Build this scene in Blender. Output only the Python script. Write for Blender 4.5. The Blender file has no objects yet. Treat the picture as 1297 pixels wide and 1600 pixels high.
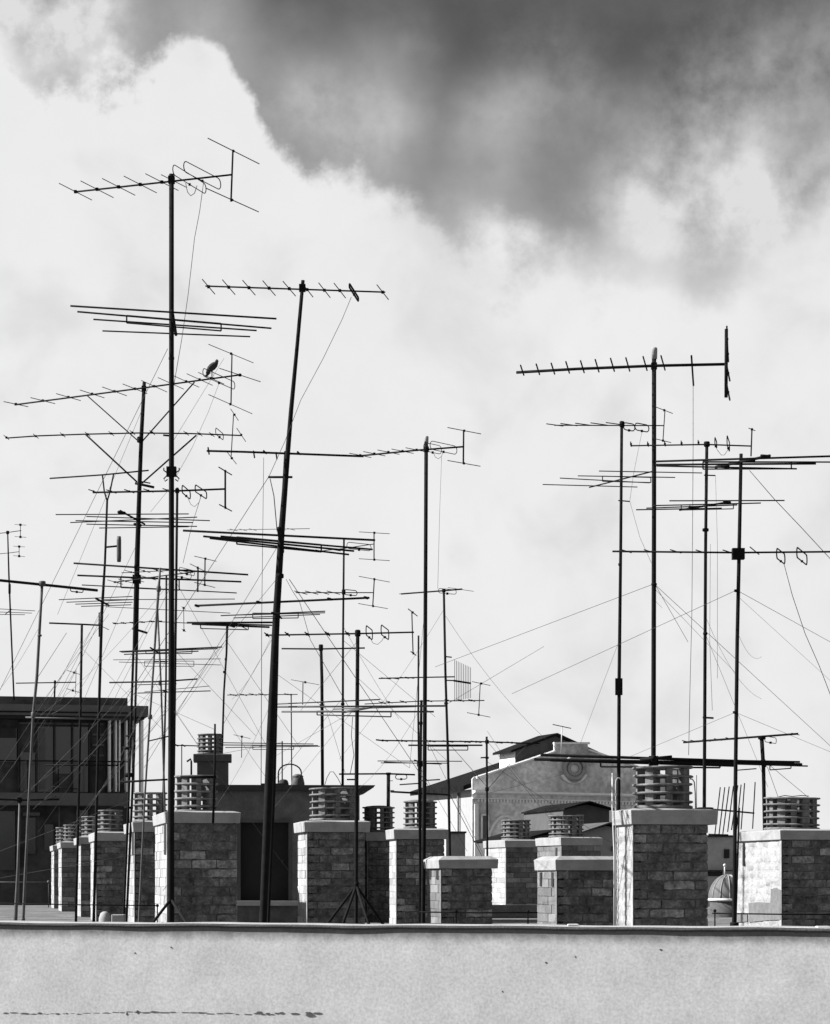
import bpy, math, random
from mathutils import Vector
random.seed(7)
S = bpy.context.scene
F = 4000.0; CX = 648.5; HY = 1370.0
GZ = -0.91                       # roof terrace level, camera at height 0
# ------------------------------------------------------------------ camera
cd = bpy.data.cameras.new('camera'); cam = bpy.data.objects.new('camera', cd)
S.collection.objects.link(cam); S.camera = cam
cam.location = (0, 0, 0); cam.rotation_euler = (math.pi/2, 0, 0)
cd.sensor_fit = 'AUTO'; cd.sensor_width = 36.0
cd.lens = 36.0*F/1600.0
cd.shift_y = (HY-800.0)/1600.0; cd.shift_x = 0.0
cd.clip_start = 0.5; cd.clip_end = 6000
# ------------------------------------------------------------------ world
EXPO = 1.2
SUN_EL = math.radians(36); SUN_AZ = math.radians(-90)      # azimuth measured from +Y towards +X
W = bpy.data.worlds.new('World'); S.world = W; W.use_nodes = True
nt = W.node_tree; N = nt.nodes; L = nt.links
for n in list(N): N.remove(n)
def nd(t, **k):
    n = N.new(t)
    for a, b in k.items(): setattr(n, a, b)
    return n
def mth(op, a, b=None, c=None, clamp=False):
    n = nd('ShaderNodeMath', operation=op); n.use_clamp = clamp
    for i, v in enumerate((a, b, c)):
        if v is None: continue
        if isinstance(v, (int, float)): n.inputs[i].default_value = v
        else: L.new(v, n.inputs[i])
    return n.outputs[0]
def sstep(v, a, b):
    n = nd('ShaderNodeMapRange', interpolation_type='SMOOTHSTEP')
    L.new(v, n.inputs[0]); n.inputs[1].default_value = a; n.inputs[2].default_value = b
    return n.outputs[0]
out = nd('ShaderNodeOutputWorld'); bg = nd('ShaderNodeBackground'); bg.inputs[1].default_value = 0.1
L.new(bg.outputs[0], out.inputs[0])
sky = nd('ShaderNodeTexSky', sky_type='NISHITA'); sky.sun_disc = False
sky.sun_elevation = SUN_EL; sky.sun_rotation = SUN_AZ; sky.dust_density = 0.6
bw = nd('ShaderNodeRGBToBW'); L.new(sky.outputs[0], bw.inputs[0])
tc = nd('ShaderNodeTexCoord')
sep = nd('ShaderNodeSeparateXYZ'); L.new(tc.outputs['Generated'], sep.inputs[0])
def noise(scale, detail=6, rough=.55, dist=0.0, off=(0, 0, 0)):
    mp = nd('ShaderNodeMapping'); L.new(tc.outputs['Generated'], mp.inputs[0])
    mp.inputs['Location'].default_value = off
    n = nd('ShaderNodeTexNoise'); L.new(mp.outputs[0], n.inputs[0])
    n.inputs['Scale'].default_value = scale; n.inputs['Detail'].default_value = detail
    n.inputs['Roughness'].default_value = rough; n.inputs['Distortion'].default_value = dist
    return n.outputs[0]
def pdir(px, py):
    return Vector(((px-CX)/F, 1, (HY-py)/F)).normalized()
def blob(px, py, rx):            # soft round bank of cloud (or gap) around a sky direction
    vm = nd('ShaderNodeVectorMath', operation='DISTANCE'); L.new(tc.outputs['Generated'], vm.inputs[0])
    vm.inputs[1].default_value = pdir(px, py)
    return mth('SUBTRACT', 1.0, sstep(vm.outputs['Value'], 0.0, rx/F))
X_, Z_ = sep.outputs[0], sep.outputs[2]
nb = mth('SUBTRACT', noise(13, 8, .56, .25, (3.1, .4, 1.7)), .5)
nm = mth('SUBTRACT', noise(34, 9, .62, .0, (1.3, 4.4, .2)), .5)
nf = mth('SUBTRACT', noise(85, 8, .62, .0, (6.3, 2.4, 3.2)), .5)
# clear sky opens above a cloud bank whose top edge falls from left to right
bil = nd('ShaderNodeTexVoronoi', feature='SMOOTH_F1'); bil.inputs['Scale'].default_value = 26; bil.inputs['Smoothness'].default_value = .8
wv = nd('ShaderNodeVectorMath', operation='MULTIPLY_ADD'); wn_ = nd('ShaderNodeTexNoise'); wn_.inputs['Scale'].default_value = 40; wn_.inputs['Detail'].default_value = 6
L.new(tc.outputs['Generated'], wn_.inputs[0]); L.new(wn_.outputs['Color'], wv.inputs[0]); wv.inputs[1].default_value = (.03, .03, .03); L.new(tc.outputs['Generated'], wv.inputs[2])
L.new(wv.outputs[0], bil.inputs['Vector'])
xr = nd('ShaderNodeMapRange'); L.new(X_, xr.inputs[0]); xr.inputs[1].default_value = -.18; xr.inputs[2].default_value = .18
fc = nd('ShaderNodeFloatCurve'); L.new(xr.outputs[0], fc.inputs['Value'])
cv = fc.mapping.curves[0]
def cpt(px, py): return ((px-CX)/F/1.03+.18)/.36, ((HY-py)/F)/1.035
pl = [(-60, 120), (60, 125), (150, 175), (210, 150), (310, 125), (375, 150), (430, 225), (620, 320), (800, 395), (930, 425), (1100, 425), (1350, 400)]
pv = [cpt(*q) for q in pl]
cv.points[0].location = (0, pv[0][1]); cv.points[1].location = (1, pv[-1][1])
for q in pv: cv.points.new(*q)
fc.mapping.update()
e0 = mth('SUBTRACT', Z_, fc.outputs[0])
edge = mth('ADD', e0, mth('MULTIPLY', nb, .018))
edge = mth('ADD', edge, mth('MULTIPLY', nm, .05))
edge = mth('ADD', edge, mth('MULTIPLY', nf, .025))
edge = mth('ADD', edge, mth('MULTIPLY', mth('SUBTRACT', bil.outputs['Distance'], .45), .045))
wid = mth('ADD', .007, mth('MULTIPLY', sstep(X_, -.08, .1), .012))
edw = mth('DIVIDE', edge, wid)
clear = sstep(edw, -1.0, 1.0)
far = sstep(noise(2.6, 7, .6, .4, (7, 2, 5)), .47, .62)
vis = sstep(sep.outputs[1], .75, .9)
clear = mth('MULTIPLY', clear, mth('SUBTRACT', 1.0, mth('MULTIPLY', mth('MULTIPLY', far, .6), mth('SUBTRACT', 1.0, vis))))
K = 1/.23
cl = mth('ADD', mth('MULTIPLY', mth('ADD', nb, mth('MULTIPLY', nm, .6)), .5), 3.66)
low = mth('MULTIPLY', sstep(noise(20, 6, .5, .3, (5, 5, 9)), .5, .75), .5)
cl = mth('SUBTRACT', cl, low)
skyv = mth('MULTIPLY', bw.outputs[0], .05)
dk = mth('SUBTRACT', .3*K, mth('MULTIPLY', sstep(edge, 0.0, .075), .22*K))
banks = None
for (x_, y_, r_, a_) in ((1050, 260, 200, .22), (1200, 290, 230, .24), (850, 150, 150, .13), (740, 195, 110, .10), (560, 175, 150, .16), (470, 150, 90, .14), (1140, 110, 150, .12), (1290, 90, 160, .14), (1010, 420, 240, .2), (1290, 400, 200, .25), (720, 330, 90, .08), (50, 30, 190, .42), (150, 10, 110, .2), (330, 40, 120, .06)):
    b_ = mth('MULTIPLY', blob(x_, y_, r_), a_*K); banks = b_ if banks is None else mth('ADD', banks, b_)
tex = mth('ADD', mth('MULTIPLY', mth('ADD', mth('MULTIPLY', nb, .9), mth('ADD', mth('MULTIPLY', nm, 2.0), mth('MULTIPLY', nf, 1.6))), 1.0), 1.0)
tex = mth('ADD', tex, mth('MULTIPLY', mth('SUBTRACT', .45, bil.outputs['Distance']), 1.3))
tex = mth('MAXIMUM', tex, .1)
gr = mth('ADD', 1.0, mth('MULTIPLY', mth('SUBTRACT', tex, 1.0), .3))
dark = mth('ADD', mth('ADD', mth('MULTIPLY', dk, gr), mth('MULTIPLY', banks, tex)), skyv)
dark = mth('MINIMUM', dark, 3.2)
mix = nd('ShaderNodeMix', data_type='FLOAT'); L.new(clear, mix.inputs[0]); L.new(cl, mix.inputs[2]); L.new(dark, mix.inputs[3])
L.new(mix.outputs[0], bg.inputs[0])
# ------------------------------------------------------------------ sun
sd = bpy.data.lights.new('sun', 'SUN'); sd.energy = 5.0; sd.angle = math.radians(.5); sd.color = (1, 1, 1)
sun = bpy.data.objects.new('sun', sd); S.collection.objects.link(sun)
sdir = Vector((math.sin(SUN_AZ)*math.cos(SUN_EL), math.cos(SUN_AZ)*math.cos(SUN_EL), math.sin(SUN_EL)))
sun.rotation_euler = sdir.to_track_quat('Z', 'Y').to_euler(); sun.location = sdir*60
S.view_settings.view_transform = 'Standard'; S.view_settings.look = 'None'
S.view_settings.exposure = EXPO; S.view_settings.gamma = 1; S.view_settings.use_curve_mapping = False
S.render.engine = 'CYCLES'
# ------------------------------------------------------------------ materials (black and white photograph: greys)
def mat(name, base, var=.3, scale=6., rough=.85, bump=0., bscale=40., metal=0., obj_rand=None, island=None, fine=None, streak=False, spec=.3):
    m = bpy.data.materials.new(name); m.use_nodes = True
    t = m.node_tree; n = t.nodes; l = t.links; p = n['Principled BSDF']
    p.inputs['Roughness'].default_value = rough; p.inputs['Metallic'].default_value = metal
    p.inputs['Specular IOR Level'].default_value = spec
    g = n.new('ShaderNodeNewGeometry')
    mp = n.new('ShaderNodeMapping'); l.new(g.outputs['Position'], mp.inputs[0])
    if streak: mp.inputs['Scale'].default_value = (1, 1, .18)
    no = n.new('ShaderNodeTexNoise'); l.new(mp.outputs[0], no.inputs[0])
    no.inputs['Scale'].default_value = scale; no.inputs['Detail'].default_value = 7; no.inputs['Roughness'].default_value = .62
    def M(op, a, b):
        q = n.new('ShaderNodeMath'); q.operation = op
        for i, v in enumerate((a, b)):
            if isinstance(v, (int, float)): q.inputs[i].default_value = v
            else: l.new(v, q.inputs[i])
        return q.outputs[0]
    v = M('ADD', M('MULTIPLY', M('SUBTRACT', no.outputs[0], .5), 2*var*2), 1.0)
    if fine:
        n2 = n.new('ShaderNodeTexNoise'); l.new(g.outputs['Position'], n2.inputs[0])
        n2.inputs['Scale'].default_value = fine[0]; n2.inputs['Detail'].default_value = 4
        v = M('MULTIPLY', v, M('ADD', M('MULTIPLY', M('SUBTRACT', n2.outputs[0], .5), fine[1]), 1.0))
    src = None
    if obj_rand:
        oi = n.new('ShaderNodeObjectInfo'); src = oi.outputs['Random']; st = obj_rand
    elif island:
        src = g.outputs['Random Per Island']; st = island
    if src is not None:
        r = n.new('ShaderNodeValToRGB'); l.new(src, r.inputs[0]); e = r.color_ramp.elements
        e[0].position = 0; e[0].color = (st[0],)*3+(1,); e[1].position = 1; e[1].color = (st[3],)*3+(1,)
        a = e.new(.55); a.color = (st[1],)*3+(1,); a = e.new(.85); a.color = (st[2],)*3+(1,)
        v = M('MULTIPLY', v, r.outputs[0])
    v = M('MAXIMUM', M('MULTIPLY', v, base), .004)
    v = M('MINIMUM', v, .86)
    l.new(v, p.inputs['Base Color'])
    if bump:
        nb_ = n.new('ShaderNodeTexNoise'); l.new(g.outputs['Position'], nb_.inputs[0]); nb_.inputs['Scale'].default_value = bscale; nb_.inputs['Detail'].default_value = 5
        b = n.new('ShaderNodeBump'); b.inputs['Strength'].default_value = bump; b.inputs['Distance'].default_value = .02
        l.new(nb_.outputs[0], b.inputs['Height']); l.new(b.outputs[0], p.inputs['Normal'])
    return m
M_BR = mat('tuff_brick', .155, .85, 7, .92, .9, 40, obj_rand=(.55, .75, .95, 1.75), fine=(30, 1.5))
M_BL = mat('tuff_brick_sunlit', .28, .4, 5, .92, .4, 45, obj_rand=(.8, 1, 1.1, 1.2), fine=(38, .5))  # paler copy of the brick, sunlight on the left sides painted in
M_BG = mat('tuff_brick_shaded', .15, .3, 5, .92, .4, 45, island=(.7, .9, 1.1, 1.3), fine=(38, .7))  # side brick darkened to carry the neighbours' cast shadow
M_MORL = mat('mortar_pale', .28, .2, 12, .95)  # lightened along with the side bricks, sunlight in its colour
M_BS = mat('tuff_brick_side', .33, .2, 5, .92, .5, 45, island=(.75, .95, 1.1, 1.3), fine=(40, .4))  # side brick, colour raised for the sun falling on it
M_MOR = mat('mortar', .085, .9, 6, .95)
M_CAP = mat('cap_concrete', .27, .2, 5, .9, .3, 60, fine=(50, .3))
M_COWL = mat('cowl_terracotta', .13, .6, 9, .85, .2, 60, fine=(60, .3))
M_MET = mat('painted_steel', .009, .5, 9, .85, 0, spec=.08)
M_GAL = mat('galvanised_steel', .06, .4, 7, .6, 0, spec=.3)
M_WIRE = mat('wire_rubber', .02, .2, 5, .7)
M_WIREL = mat('weathered_wire', .09, .3, 5, .7)
M_ALU = mat('aluminium_tube', .42, .15, 5, .45, spec=.5)
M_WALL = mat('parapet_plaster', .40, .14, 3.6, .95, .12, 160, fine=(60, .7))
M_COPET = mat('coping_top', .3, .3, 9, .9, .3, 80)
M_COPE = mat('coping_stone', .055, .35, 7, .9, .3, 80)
M_CRACK = mat('crack_dirt', .07, .2, 20, 1)
M_FLOOR = mat('roof_gravel_floor', .115, .8, 1.6, .95, .8, 25, fine=(12, 1.6))
M_PENT = mat('old_render', .1, .42, 3.2, .95, .3, 40, fine=(22, .5))
M_DARK = mat('dark_opening', .018, .2, 3, .9)
M_SLAB = mat('dark_roof_edge', .03, .3, 4, .9)
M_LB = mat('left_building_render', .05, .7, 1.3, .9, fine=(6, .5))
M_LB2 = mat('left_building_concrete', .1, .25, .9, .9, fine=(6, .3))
M_FIN = mat('painted_fin', .8, .1, 2, .8)
M_GLASS = mat('window_glass', .03, .2, 1, .15, spec=.5)
M_HALL = mat('hall_stucco', .55, .5, .3, .95, fine=(2.6, 1.3))
M_HALLT = mat('hall_trim', .74, .1, .6, .95, fine=(3, .3))
M_ROOF = mat('dark_roof_tile', .011, .5, .8, 1, spec=.02, fine=(5, .6))
M_GREY = mat('grey_render', .3, .2, 1.0, .95, fine=(9, .5))
M_GREYD = mat('dark_grey_render', .07, .25, 1.0, .95, fine=(9, .5))
M_HSIDE = mat('hall_side_render', .3, .1, .5, .95, fine=(3, .3), streak=True)
M_WHITE = mat('white_paint', .5, .06, 3, .7)
M_FEA = mat('pigeon_feathers', .03, .4, 30, .9)
M_LEAD = mat('lead_dome', .1, .35, 6, .7)
M_STREET = mat('street', .08, .2, .05, .95)
# ------------------------------------------------------------------ helpers
COL = S.collection
def un(px, py, Y): return Vector(((px-CX)/F*Y, Y, (HY-py)/F*Y))
class MB:
    def __init__(s): s.v = []; s.f = []; s.sm = []
    def add(s, vs, fs, smooth=False):
        o = len(s.v); s.v += [tuple(v) for v in vs]; s.f += [tuple(i+o for i in f) for f in fs]; s.sm += [smooth]*len(fs)
    def tube(s, pts, rad, n=8, closed=False):
        pts = [Vector(p) for p in pts]; k = len(pts)
        if not isinstance(rad, (list, tuple)): rad = [rad]*k
        vs = []; up = None
        for i, p in enumerate(pts):
            if closed: d = pts[(i+1) % k]-pts[i-1]
            else: d = pts[min(i+1, k-1)]-pts[max(i-1, 0)]
            d = d.normalized() if d.length > 1e-9 else Vector((0, 0, 1))
            if up is None:
                up = Vector((0, 0, 1)) if abs(d.z) < .9 else Vector((1, 0, 0))
            a = up-d*up.dot(d)
            if a.length < 1e-4: a = d.orthogonal()
            a.normalize(); up = a; b = d.cross(a)
            for j in range(n):
                t = 2*math.pi*j/n; vs.append(p+(a*math.cos(t)+b*math.sin(t))*rad[i])
        fs = []
        for i in range(k if closed else k-1):
            q = (i+1) % k
            for j in range(n):
                fs.append((i*n+j, i*n+(j+1) % n, q*n+(j+1) % n, q*n+j))
        if not closed:
            fs.append(tuple(range(n))[::-1]); fs.append(tuple((k-1)*n+j for j in range(n)))
        s.add(vs, fs, True)
    def box(s, o, ex, ey, ez):           # corner + three edge vectors
        o, ex, ey, ez = map(Vector, (o, ex, ey, ez))
        vs = [o, o+ex, o+ex+ey, o+ey, o+ez, o+ex+ez, o+ex+ey+ez, o+ey+ez]
        s.add(vs, [(3, 2, 1, 0), (4, 5, 6, 7), (0, 1, 5, 4), (1, 2, 6, 5), (2, 3, 7, 6), (3, 0, 4, 7)])
    def cbox(s, c, x, y, z):
        c = Vector(c); s.box(c-Vector((x/2, y/2, z/2)), (x, 0, 0), (0, y, 0), (0, 0, z))
    def lathe(s, c, prof, n=24, closed=True, smooth=True):   # prof: (r, z) loop
        c = Vector(c); k = len(prof); vs = []
        for (r, z) in prof:
            for j in range(n):
                t = 2*math.pi*j/n; vs.append(c+Vector((r*math.cos(t), r*math.sin(t), z)))
        fs = []
        for i in range(k if closed else k-1):
            q = (i+1) % k
            for j in range(n): fs.append((i*n+j, i*n+(j+1) % n, q*n+(j+1) % n, q*n+j))
        s.add(vs, fs, smooth)
    def prism(s, poly, d):               # planar polygon swept by vector d
        poly = [Vector(p) for p in poly]; k = len(poly); d = Vector(d)
        s.add(poly+[p+d for p in poly], [tuple(range(k))]+[tuple(range(k, 2*k))[::-1]]+[(i, i+k, (i+1) % k+k, (i+1) % k) for i in range(k)])
    def build(s, name, m, parent=None, base=(0, 0, 0), bevel=0):
        b = Vector(base)
        me = bpy.data.meshes.new(name); me.from_pydata([tuple(Vector(v)-b) for v in s.v], [], s.f)
        me.polygons.foreach_set('use_smooth', s.sm); me.materials.append(m); me.update()
        o = bpy.data.objects.new(name, me); COL.objects.link(o)
        if parent is not None: o.parent = parent
        else: o.location = b
        if bevel:
            md = o.modifiers.new('bevel', 'BEVEL'); md.width = bevel; md.segments = 2; md.limit_method = 'ANGLE'
        return o
def tag(o, label, cat, group=None):
    o['label'] = label; o['category'] = cat
    if group: o['group'] = group
    return o
def thing(name, label, cat, loc, group=None):
    o = bpy.data.objects.new(name, None); COL.objects.link(o); o.location = loc; o.empty_display_size = .2
    return tag(o, label, cat, group)
def struct(o): o['kind'] = 'structure'; return o
class Frame:                             # an upright building face: left front corner at pixel px, depth Y, turned by psi
    def __init__(s, px, Y, psi):
        a = math.radians(psi); s.ex = Vector((math.cos(a), math.sin(a), 0)); s.ey = Vector((-math.sin(a), math.cos(a), 0))
        s.o = Vector(((px-CX)/F*Y, Y, 0))
    def w(s, px, d=0):
        o = s.o+s.ey*d; u = (px-CX)/F; return (u*o.y-o.x)/(s.ex.x-u*s.ex.y)
    def d(s, px, w=0):
        o = s.o+s.ex*w; u = (px-CX)/F; return (o.x-u*o.y)/(-s.ey.x+u*s.ey.y)
    def z(s, px, py, d=0):
        p = s.o+s.ey*d+s.ex*s.w(px, d); return (HY-py)/F*p.y
    def p(s, w, d, z): return s.o+s.ex*w+s.ey*d+Vector((0, 0, z))
    def pp(s, px, py, d=0): return s.p(s.w(px, d), d, s.z(px, py, d))
    def box(s, mb, w0, w1, d0, d1, z0, z1):
        mb.box(s.p(w0, d0, z0), s.ex*(w1-w0), s.ey*(d1-d0), (0, 0, z1-z0))
# unit bricks shared by all walls
UB = []; UL = []
for k in range(10):
    r = random.Random(k); vs = []; nxb, nzb = 5, 3
    for iz in range(nzb+1):
        for ix in range(nxb+1):
            x, z = ix/nxb, iz/nzb; eg = ix in (0, nxb) or iz in (0, nzb); cn = ix in (0, nxb) and iz in (0, nzb)
            y = r.uniform(-.04, .03)+(r.uniform(.04, .10) if eg else 0)+(r.uniform(.02, .14) if cn else 0)
            vs.append((x+(r.uniform(-.004, .02)*(1 if ix == 0 else -1) if ix in (0, nxb) else r.uniform(-.04, .04)), y, z+(r.uniform(-.03, .10)*(1 if iz == 0 else -1) if iz in (0, nzb) else r.uniform(-.06, .06))))
    fs = [(iz*(nxb+1)+ix, iz*(nxb+1)+ix+1, (iz+1)*(nxb+1)+ix+1, (iz+1)*(nxb+1)+ix) for iz in range(nzb) for ix in range(nxb)]
    n0 = len(vs); ring = [ix for ix in range(nxb+1)]+[iz*(nxb+1)+nxb for iz in range(1, nzb+1)]+[nzb*(nxb+1)+ix for ix in range(nxb-1, -1, -1)]+[iz*(nxb+1) for iz in range(nzb-1, 0, -1)]
    for q in ring: vs.append((vs[q][0], 1.0, vs[q][2]))
    m_ = len(ring)
    for a_ in range(m_): fs.append((ring[a_], n0+a_, n0+(a_+1) % m_, ring[(a_+1) % m_]))
    me = bpy.data.meshes.new('brick'); me.from_pydata(vs, [], fs)
    me.materials.append(M_BR); UB.append(me)
    m2_ = me.copy(); m2_.materials.clear(); m2_.materials.append(M_BL); UL.append(m2_)
def wall_bricks(parent, base, org, du, dn, length, z0, z1, ch, bl, single, mb=None, depth=.1, pale=False, j=.012):
    """courses of blocks on the face org + u*du, outward normal -dn (dn points into the wall)"""
    rng = random.Random(int(abs(org.x*97+org.y*31))+int(length*10)); k = 0
    rot = math.atan2(du.y, du.x)
    nco = max(1, round((z1-z0)/ch)); ch = (z1-z0)/nco
    for c in range(nco):
        z = z0+c*ch; u = 0.0; off = (.5 if c % 2 else 1.0)*bl*rng.uniform(.85, 1.1)
        while u < length-1e-4:
            e = min(length, u+off); off = bl*rng.uniform(.8, 1.18)
            if length-e < bl*.3: e = length
            pr = rng.uniform(0, .003) if pale else rng.uniform(0, .009)
            if single:
                o = bpy.data.objects.new('brick', (UL if pale else UB)[rng.randrange(10)]); COL.objects.link(o); o.parent = parent
                o.location = org+du*(u+j/2)-dn*pr+Vector((0, 0, z+j/2))-base
                o.rotation_euler = (0, 0, rot); o.scale = (e-u-j, depth if du.cross(Vector((0, 0, 1))).dot(dn) < 0 else -depth, ch-j)
            else:
                mb.box(org+du*(u+j/2)-dn*pr+Vector((0, 0, z+j/2)), du*(e-u-j), dn*depth, (0, 0, ch-j))
            u = e
def cowl(parent, base, c, R, H, nr=5, npil=8, rot=0., m=M_COWL, top_lid=False):
    sp = H/nr; th = sp*.30
    mb = MB(); mb.lathe(c, [(R*.98, 0), (R*1.0, sp*.3), (R*.93, sp*.42), (R*.66, sp*.42), (R*.66, 0)])
    root = mb.build('cowl', m, parent, base)
    for i in range(npil):
        a = rot+2*math.pi*i/npil; q = Vector((math.cos(a), math.sin(a), 0)); t = Vector((-q.y, q.x, 0)); hw = R*.1
        if i % 2: hw *= 1.5
        mb = MB(); mb.box(Vector(c)+q*R*.68-t*hw+Vector((0, 0, sp*.35)), q*R*.2, t*2*hw, (0, 0, H-sp*.35-th))
        mb.build('pillar', m, root, base)
    for i in range(1, nr+1):
        z = i*sp-th+random.uniform(-.06, .06)*th if i < nr else H-th
        z = i*sp-th
        mb = MB(); r = R*random.uniform(.985, 1.01)
        mb.lathe(Vector(c)+Vector((random.uniform(-.005, .005), 0, z)), [(r*.66, 0), (r*.95, 0), (r, th*.3), (r, th*.75), (r*.96, th), (r*.66, th)], 28)
        ta, tb = random.uniform(-.018, .018), random.uniform(-.018, .018); r0 = random.randrange(99)
        rg = random.Random(r0); jit = [1+rg.uniform(-.012, .012)-(.05 if rg.random() < .07 else 0) for _ in range(28)]
        cc = Vector(c); nv = []
        for q_, v_ in enumerate(mb.v):
            dx_, dy_ = (v_[0]-cc.x)*jit[q_ % 28], (v_[1]-cc.y)*jit[q_ % 28]; nv.append((cc.x+dx_, cc.y+dy_, v_[2]+dx_*ta+dy_*tb))
        mb.v = nv; mb.build('ring', m, root, base)
    if top_lid:
        mb = MB(); mb.lathe(Vector(c)+Vector((0, 0, H)), [(0.001, sp*.32), (R*.4, sp*.27), (R*.78, .012), (R*.8, .003), (0.001, .003)], 28)
        mb.build('lid', m, root, base)
# ------------------------------------------------------------------ chimneys
def chimney(label, Y, xl, xc, xr, cap, cw, psi=10., single=True, left_single=False, slots=(), bl=.36, zb=GZ, group='brick chimneys on the roof terrace', lid=False, mb_mat=None, npil=8, dmax=2.4, dome=0., side=None):
    """xl,xc,xr: body pixels (side left, front corner, front right); cap: (left, corner, right, ytop, ybottom); cw: (x0,x1,ytop)"""
    side = side or M_BS
    fr = Frame(xc, Y, psi); w = fr.w(xr); d = min(fr.d(xl), dmax); base = fr.p(0, 0, zb)
    zt = (HY-cap[4])/F*Y; ztt = (HY-cap[3])/F*Y
    t = thing('chimney', label, 'chimney', base, group)
    g = .02
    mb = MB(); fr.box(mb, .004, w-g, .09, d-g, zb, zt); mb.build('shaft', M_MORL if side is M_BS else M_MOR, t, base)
    mb = MB(); fr.box(mb, .1, w-g, .012, .088, zb, zt); mb.build('mortar_joints', M_MOR, t, base)
    wall_bricks(t, base, fr.p(0, 0, zb), fr.ex, fr.ey, w, 0, zt-zb, .127, bl, True if single else False, None if single else (fm := MB()))
    if not single: o = fm.build('bricks', M_BR2, t, base); o['kind'] = 'stuff'
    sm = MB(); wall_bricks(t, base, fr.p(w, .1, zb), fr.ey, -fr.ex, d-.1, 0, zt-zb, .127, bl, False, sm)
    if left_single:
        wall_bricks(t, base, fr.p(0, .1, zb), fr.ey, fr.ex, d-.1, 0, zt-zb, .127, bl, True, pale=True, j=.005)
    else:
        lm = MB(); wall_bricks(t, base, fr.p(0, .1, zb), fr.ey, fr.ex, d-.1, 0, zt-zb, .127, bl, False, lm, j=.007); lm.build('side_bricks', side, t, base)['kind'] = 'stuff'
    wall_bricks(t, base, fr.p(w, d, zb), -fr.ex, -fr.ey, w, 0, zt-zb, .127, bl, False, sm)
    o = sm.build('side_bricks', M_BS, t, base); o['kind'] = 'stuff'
    mb = MB(); fr.box(mb, -.011, -.001, .0, .1, zb, zt)
    mb.build('quoin_strip', side if side is not M_BS else M_BL, t, base)
    # cap slab: overhangs from pixels
    wl = fr.w(cap[1]); wr = fr.w(cap[2]); ov = max(.03, min(.12, -wl))
    mb = MB(); z0, z1 = zt, ztt
    a, b, c_, e = -ov, max(w+.02, wr), -ov, d+ov
    sl = .012
    lo = [fr.p(a+sl, c_+sl, z0), fr.p(b-sl, c_+sl, z0), fr.p(b-sl, e-sl, z0), fr.p(a+sl, e-sl, z0)]
    r = random.Random(int(Y*10))
    hi = [fr.p(a, c_, z1+r.uniform(-.006, .006)), fr.p(b, c_, z1+r.uniform(-.006, .006)), fr.p(b, e, z1), fr.p(a, e, z1)]
    mid = [fr.p(a+.1, c_+.1, z1+.02+dome), fr.p(b-.1, c_+.1, z1+.02+dome), fr.p(b-.1, e-.1, z1+.02+dome), fr.p(a+.1, e-.1, z1+.02+dome)]
    mb.add(lo+hi+mid, [(3, 2, 1, 0)]+[(i, (i+1) % 4, (i+1) % 4+4, i+4) for i in range(4)]+[(i+4, (i+1) % 4+4, (i+1) % 4+8, i+8) for i in range(4)]+[(8, 9, 10, 11)])
    mb.build('cap', M_CAP, t, base, bevel=.008)
    for (sx, y0, y1) in slots:           # dark vertical vent slots in the left side, px position
        d0_, d1_ = sorted((fr.d(sx-1.4), fr.d(sx+1.6))); zz0 = (HY-y1)/F*Y; zz1 = (HY-y0)/F*Y
        mb = MB(); fr.box(mb, -.014, .03, max(.01, d0_), d1_, zz0, zz1); mb.build('vent_slot', M_DARK, t, base)
    if cw:
        cy = fr.o.y+(fr.ex*w/2+fr.ey*d/2).y
        R = (cw[1]-cw[0])/2*cy/F; cxp = (cw[0]+cw[1])/2
        c = Vector(((cxp-CX)/F*cy, cy, ztt+.02+dome)); H = (HY-cw[2])/F*cy-c.z
        cowl(t, base, c, R, H, npil=npil, rot=random.uniform(.1, .5), top_lid=lid)
    return fr, w, d, t
M_BR2 = mat('tuff_brick_far', .16, .5, 5, .92, .5, 45, island=(.55, .75, 1.0, 1.5), fine=(30, 1.0))
chimney('brick chimney behind the tallest mast and its low tripod, left of the dark doorway', 36, 243, 262, 371, (237, 257, 376, 1269, 1286), (272, 341, 1212), slots=((259, 1288, 1335),))
chimney('brick chimney next behind the one by the tallest mast, its ringed cowl partly hidden', 42, 196, 211, 300, (190, 207, 306, 1284, 1300), (207, 262, 1238), slots=((208.5, 1301, 1336),))
chimney('third chimney from the near end of the left row, sunlit edge beside the round stone', 52, 141, 151, 223, (137, 147, 228, 1301, 1314), (152, 192, 1266), slots=((149.3, 1315, 1341),))
chimney('fourth chimney of the left row, narrow and mostly hidden behind the third', 58, 119, 127, 192, (115, 122, 196, 1308, 1319), (127, 164, 1276), single=False)
chimney('fifth chimney of the left row, small and far back', 67, 91, 97, 152, (88, 94, 156, 1316, 1325), (99, 131, 1289), single=False)
chimney('last and smallest chimney at the far end of the left row', 73.5, 79, 85, 136, (77, 82, 140, 1321, 1329), (87, 115, 1293), single=False)
chimney('wide brick chimney right of the dark doorway with a tripod mast in front', 42, 466, 481, 571, (459, 474, 578, 1284, 1300), (483, 560, 1231), dome=.005)
chimney('dark brick chimney half hidden behind the one with the tripod mast in front', 52, 567, 575, 640, (562, 570, 645, 1301, 1314), (566, 617, 1261), lid=True)
chimney('brick chimney with see-through ringed cowl directly left of the low capped flue', 48.6, 609, 620, 695, (602, 614, 700, 1296, 1311), (630, 683, 1252), lid=True)
chimney('low brick flue without cowl in the centre, slots in its narrow side', 41, 668, 690, 770, (661, 684, 778, 1343, 1357), None, slots=((673, 1359, 1374), (684, 1359, 1374)), dome=.035, side=M_BG)
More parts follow.
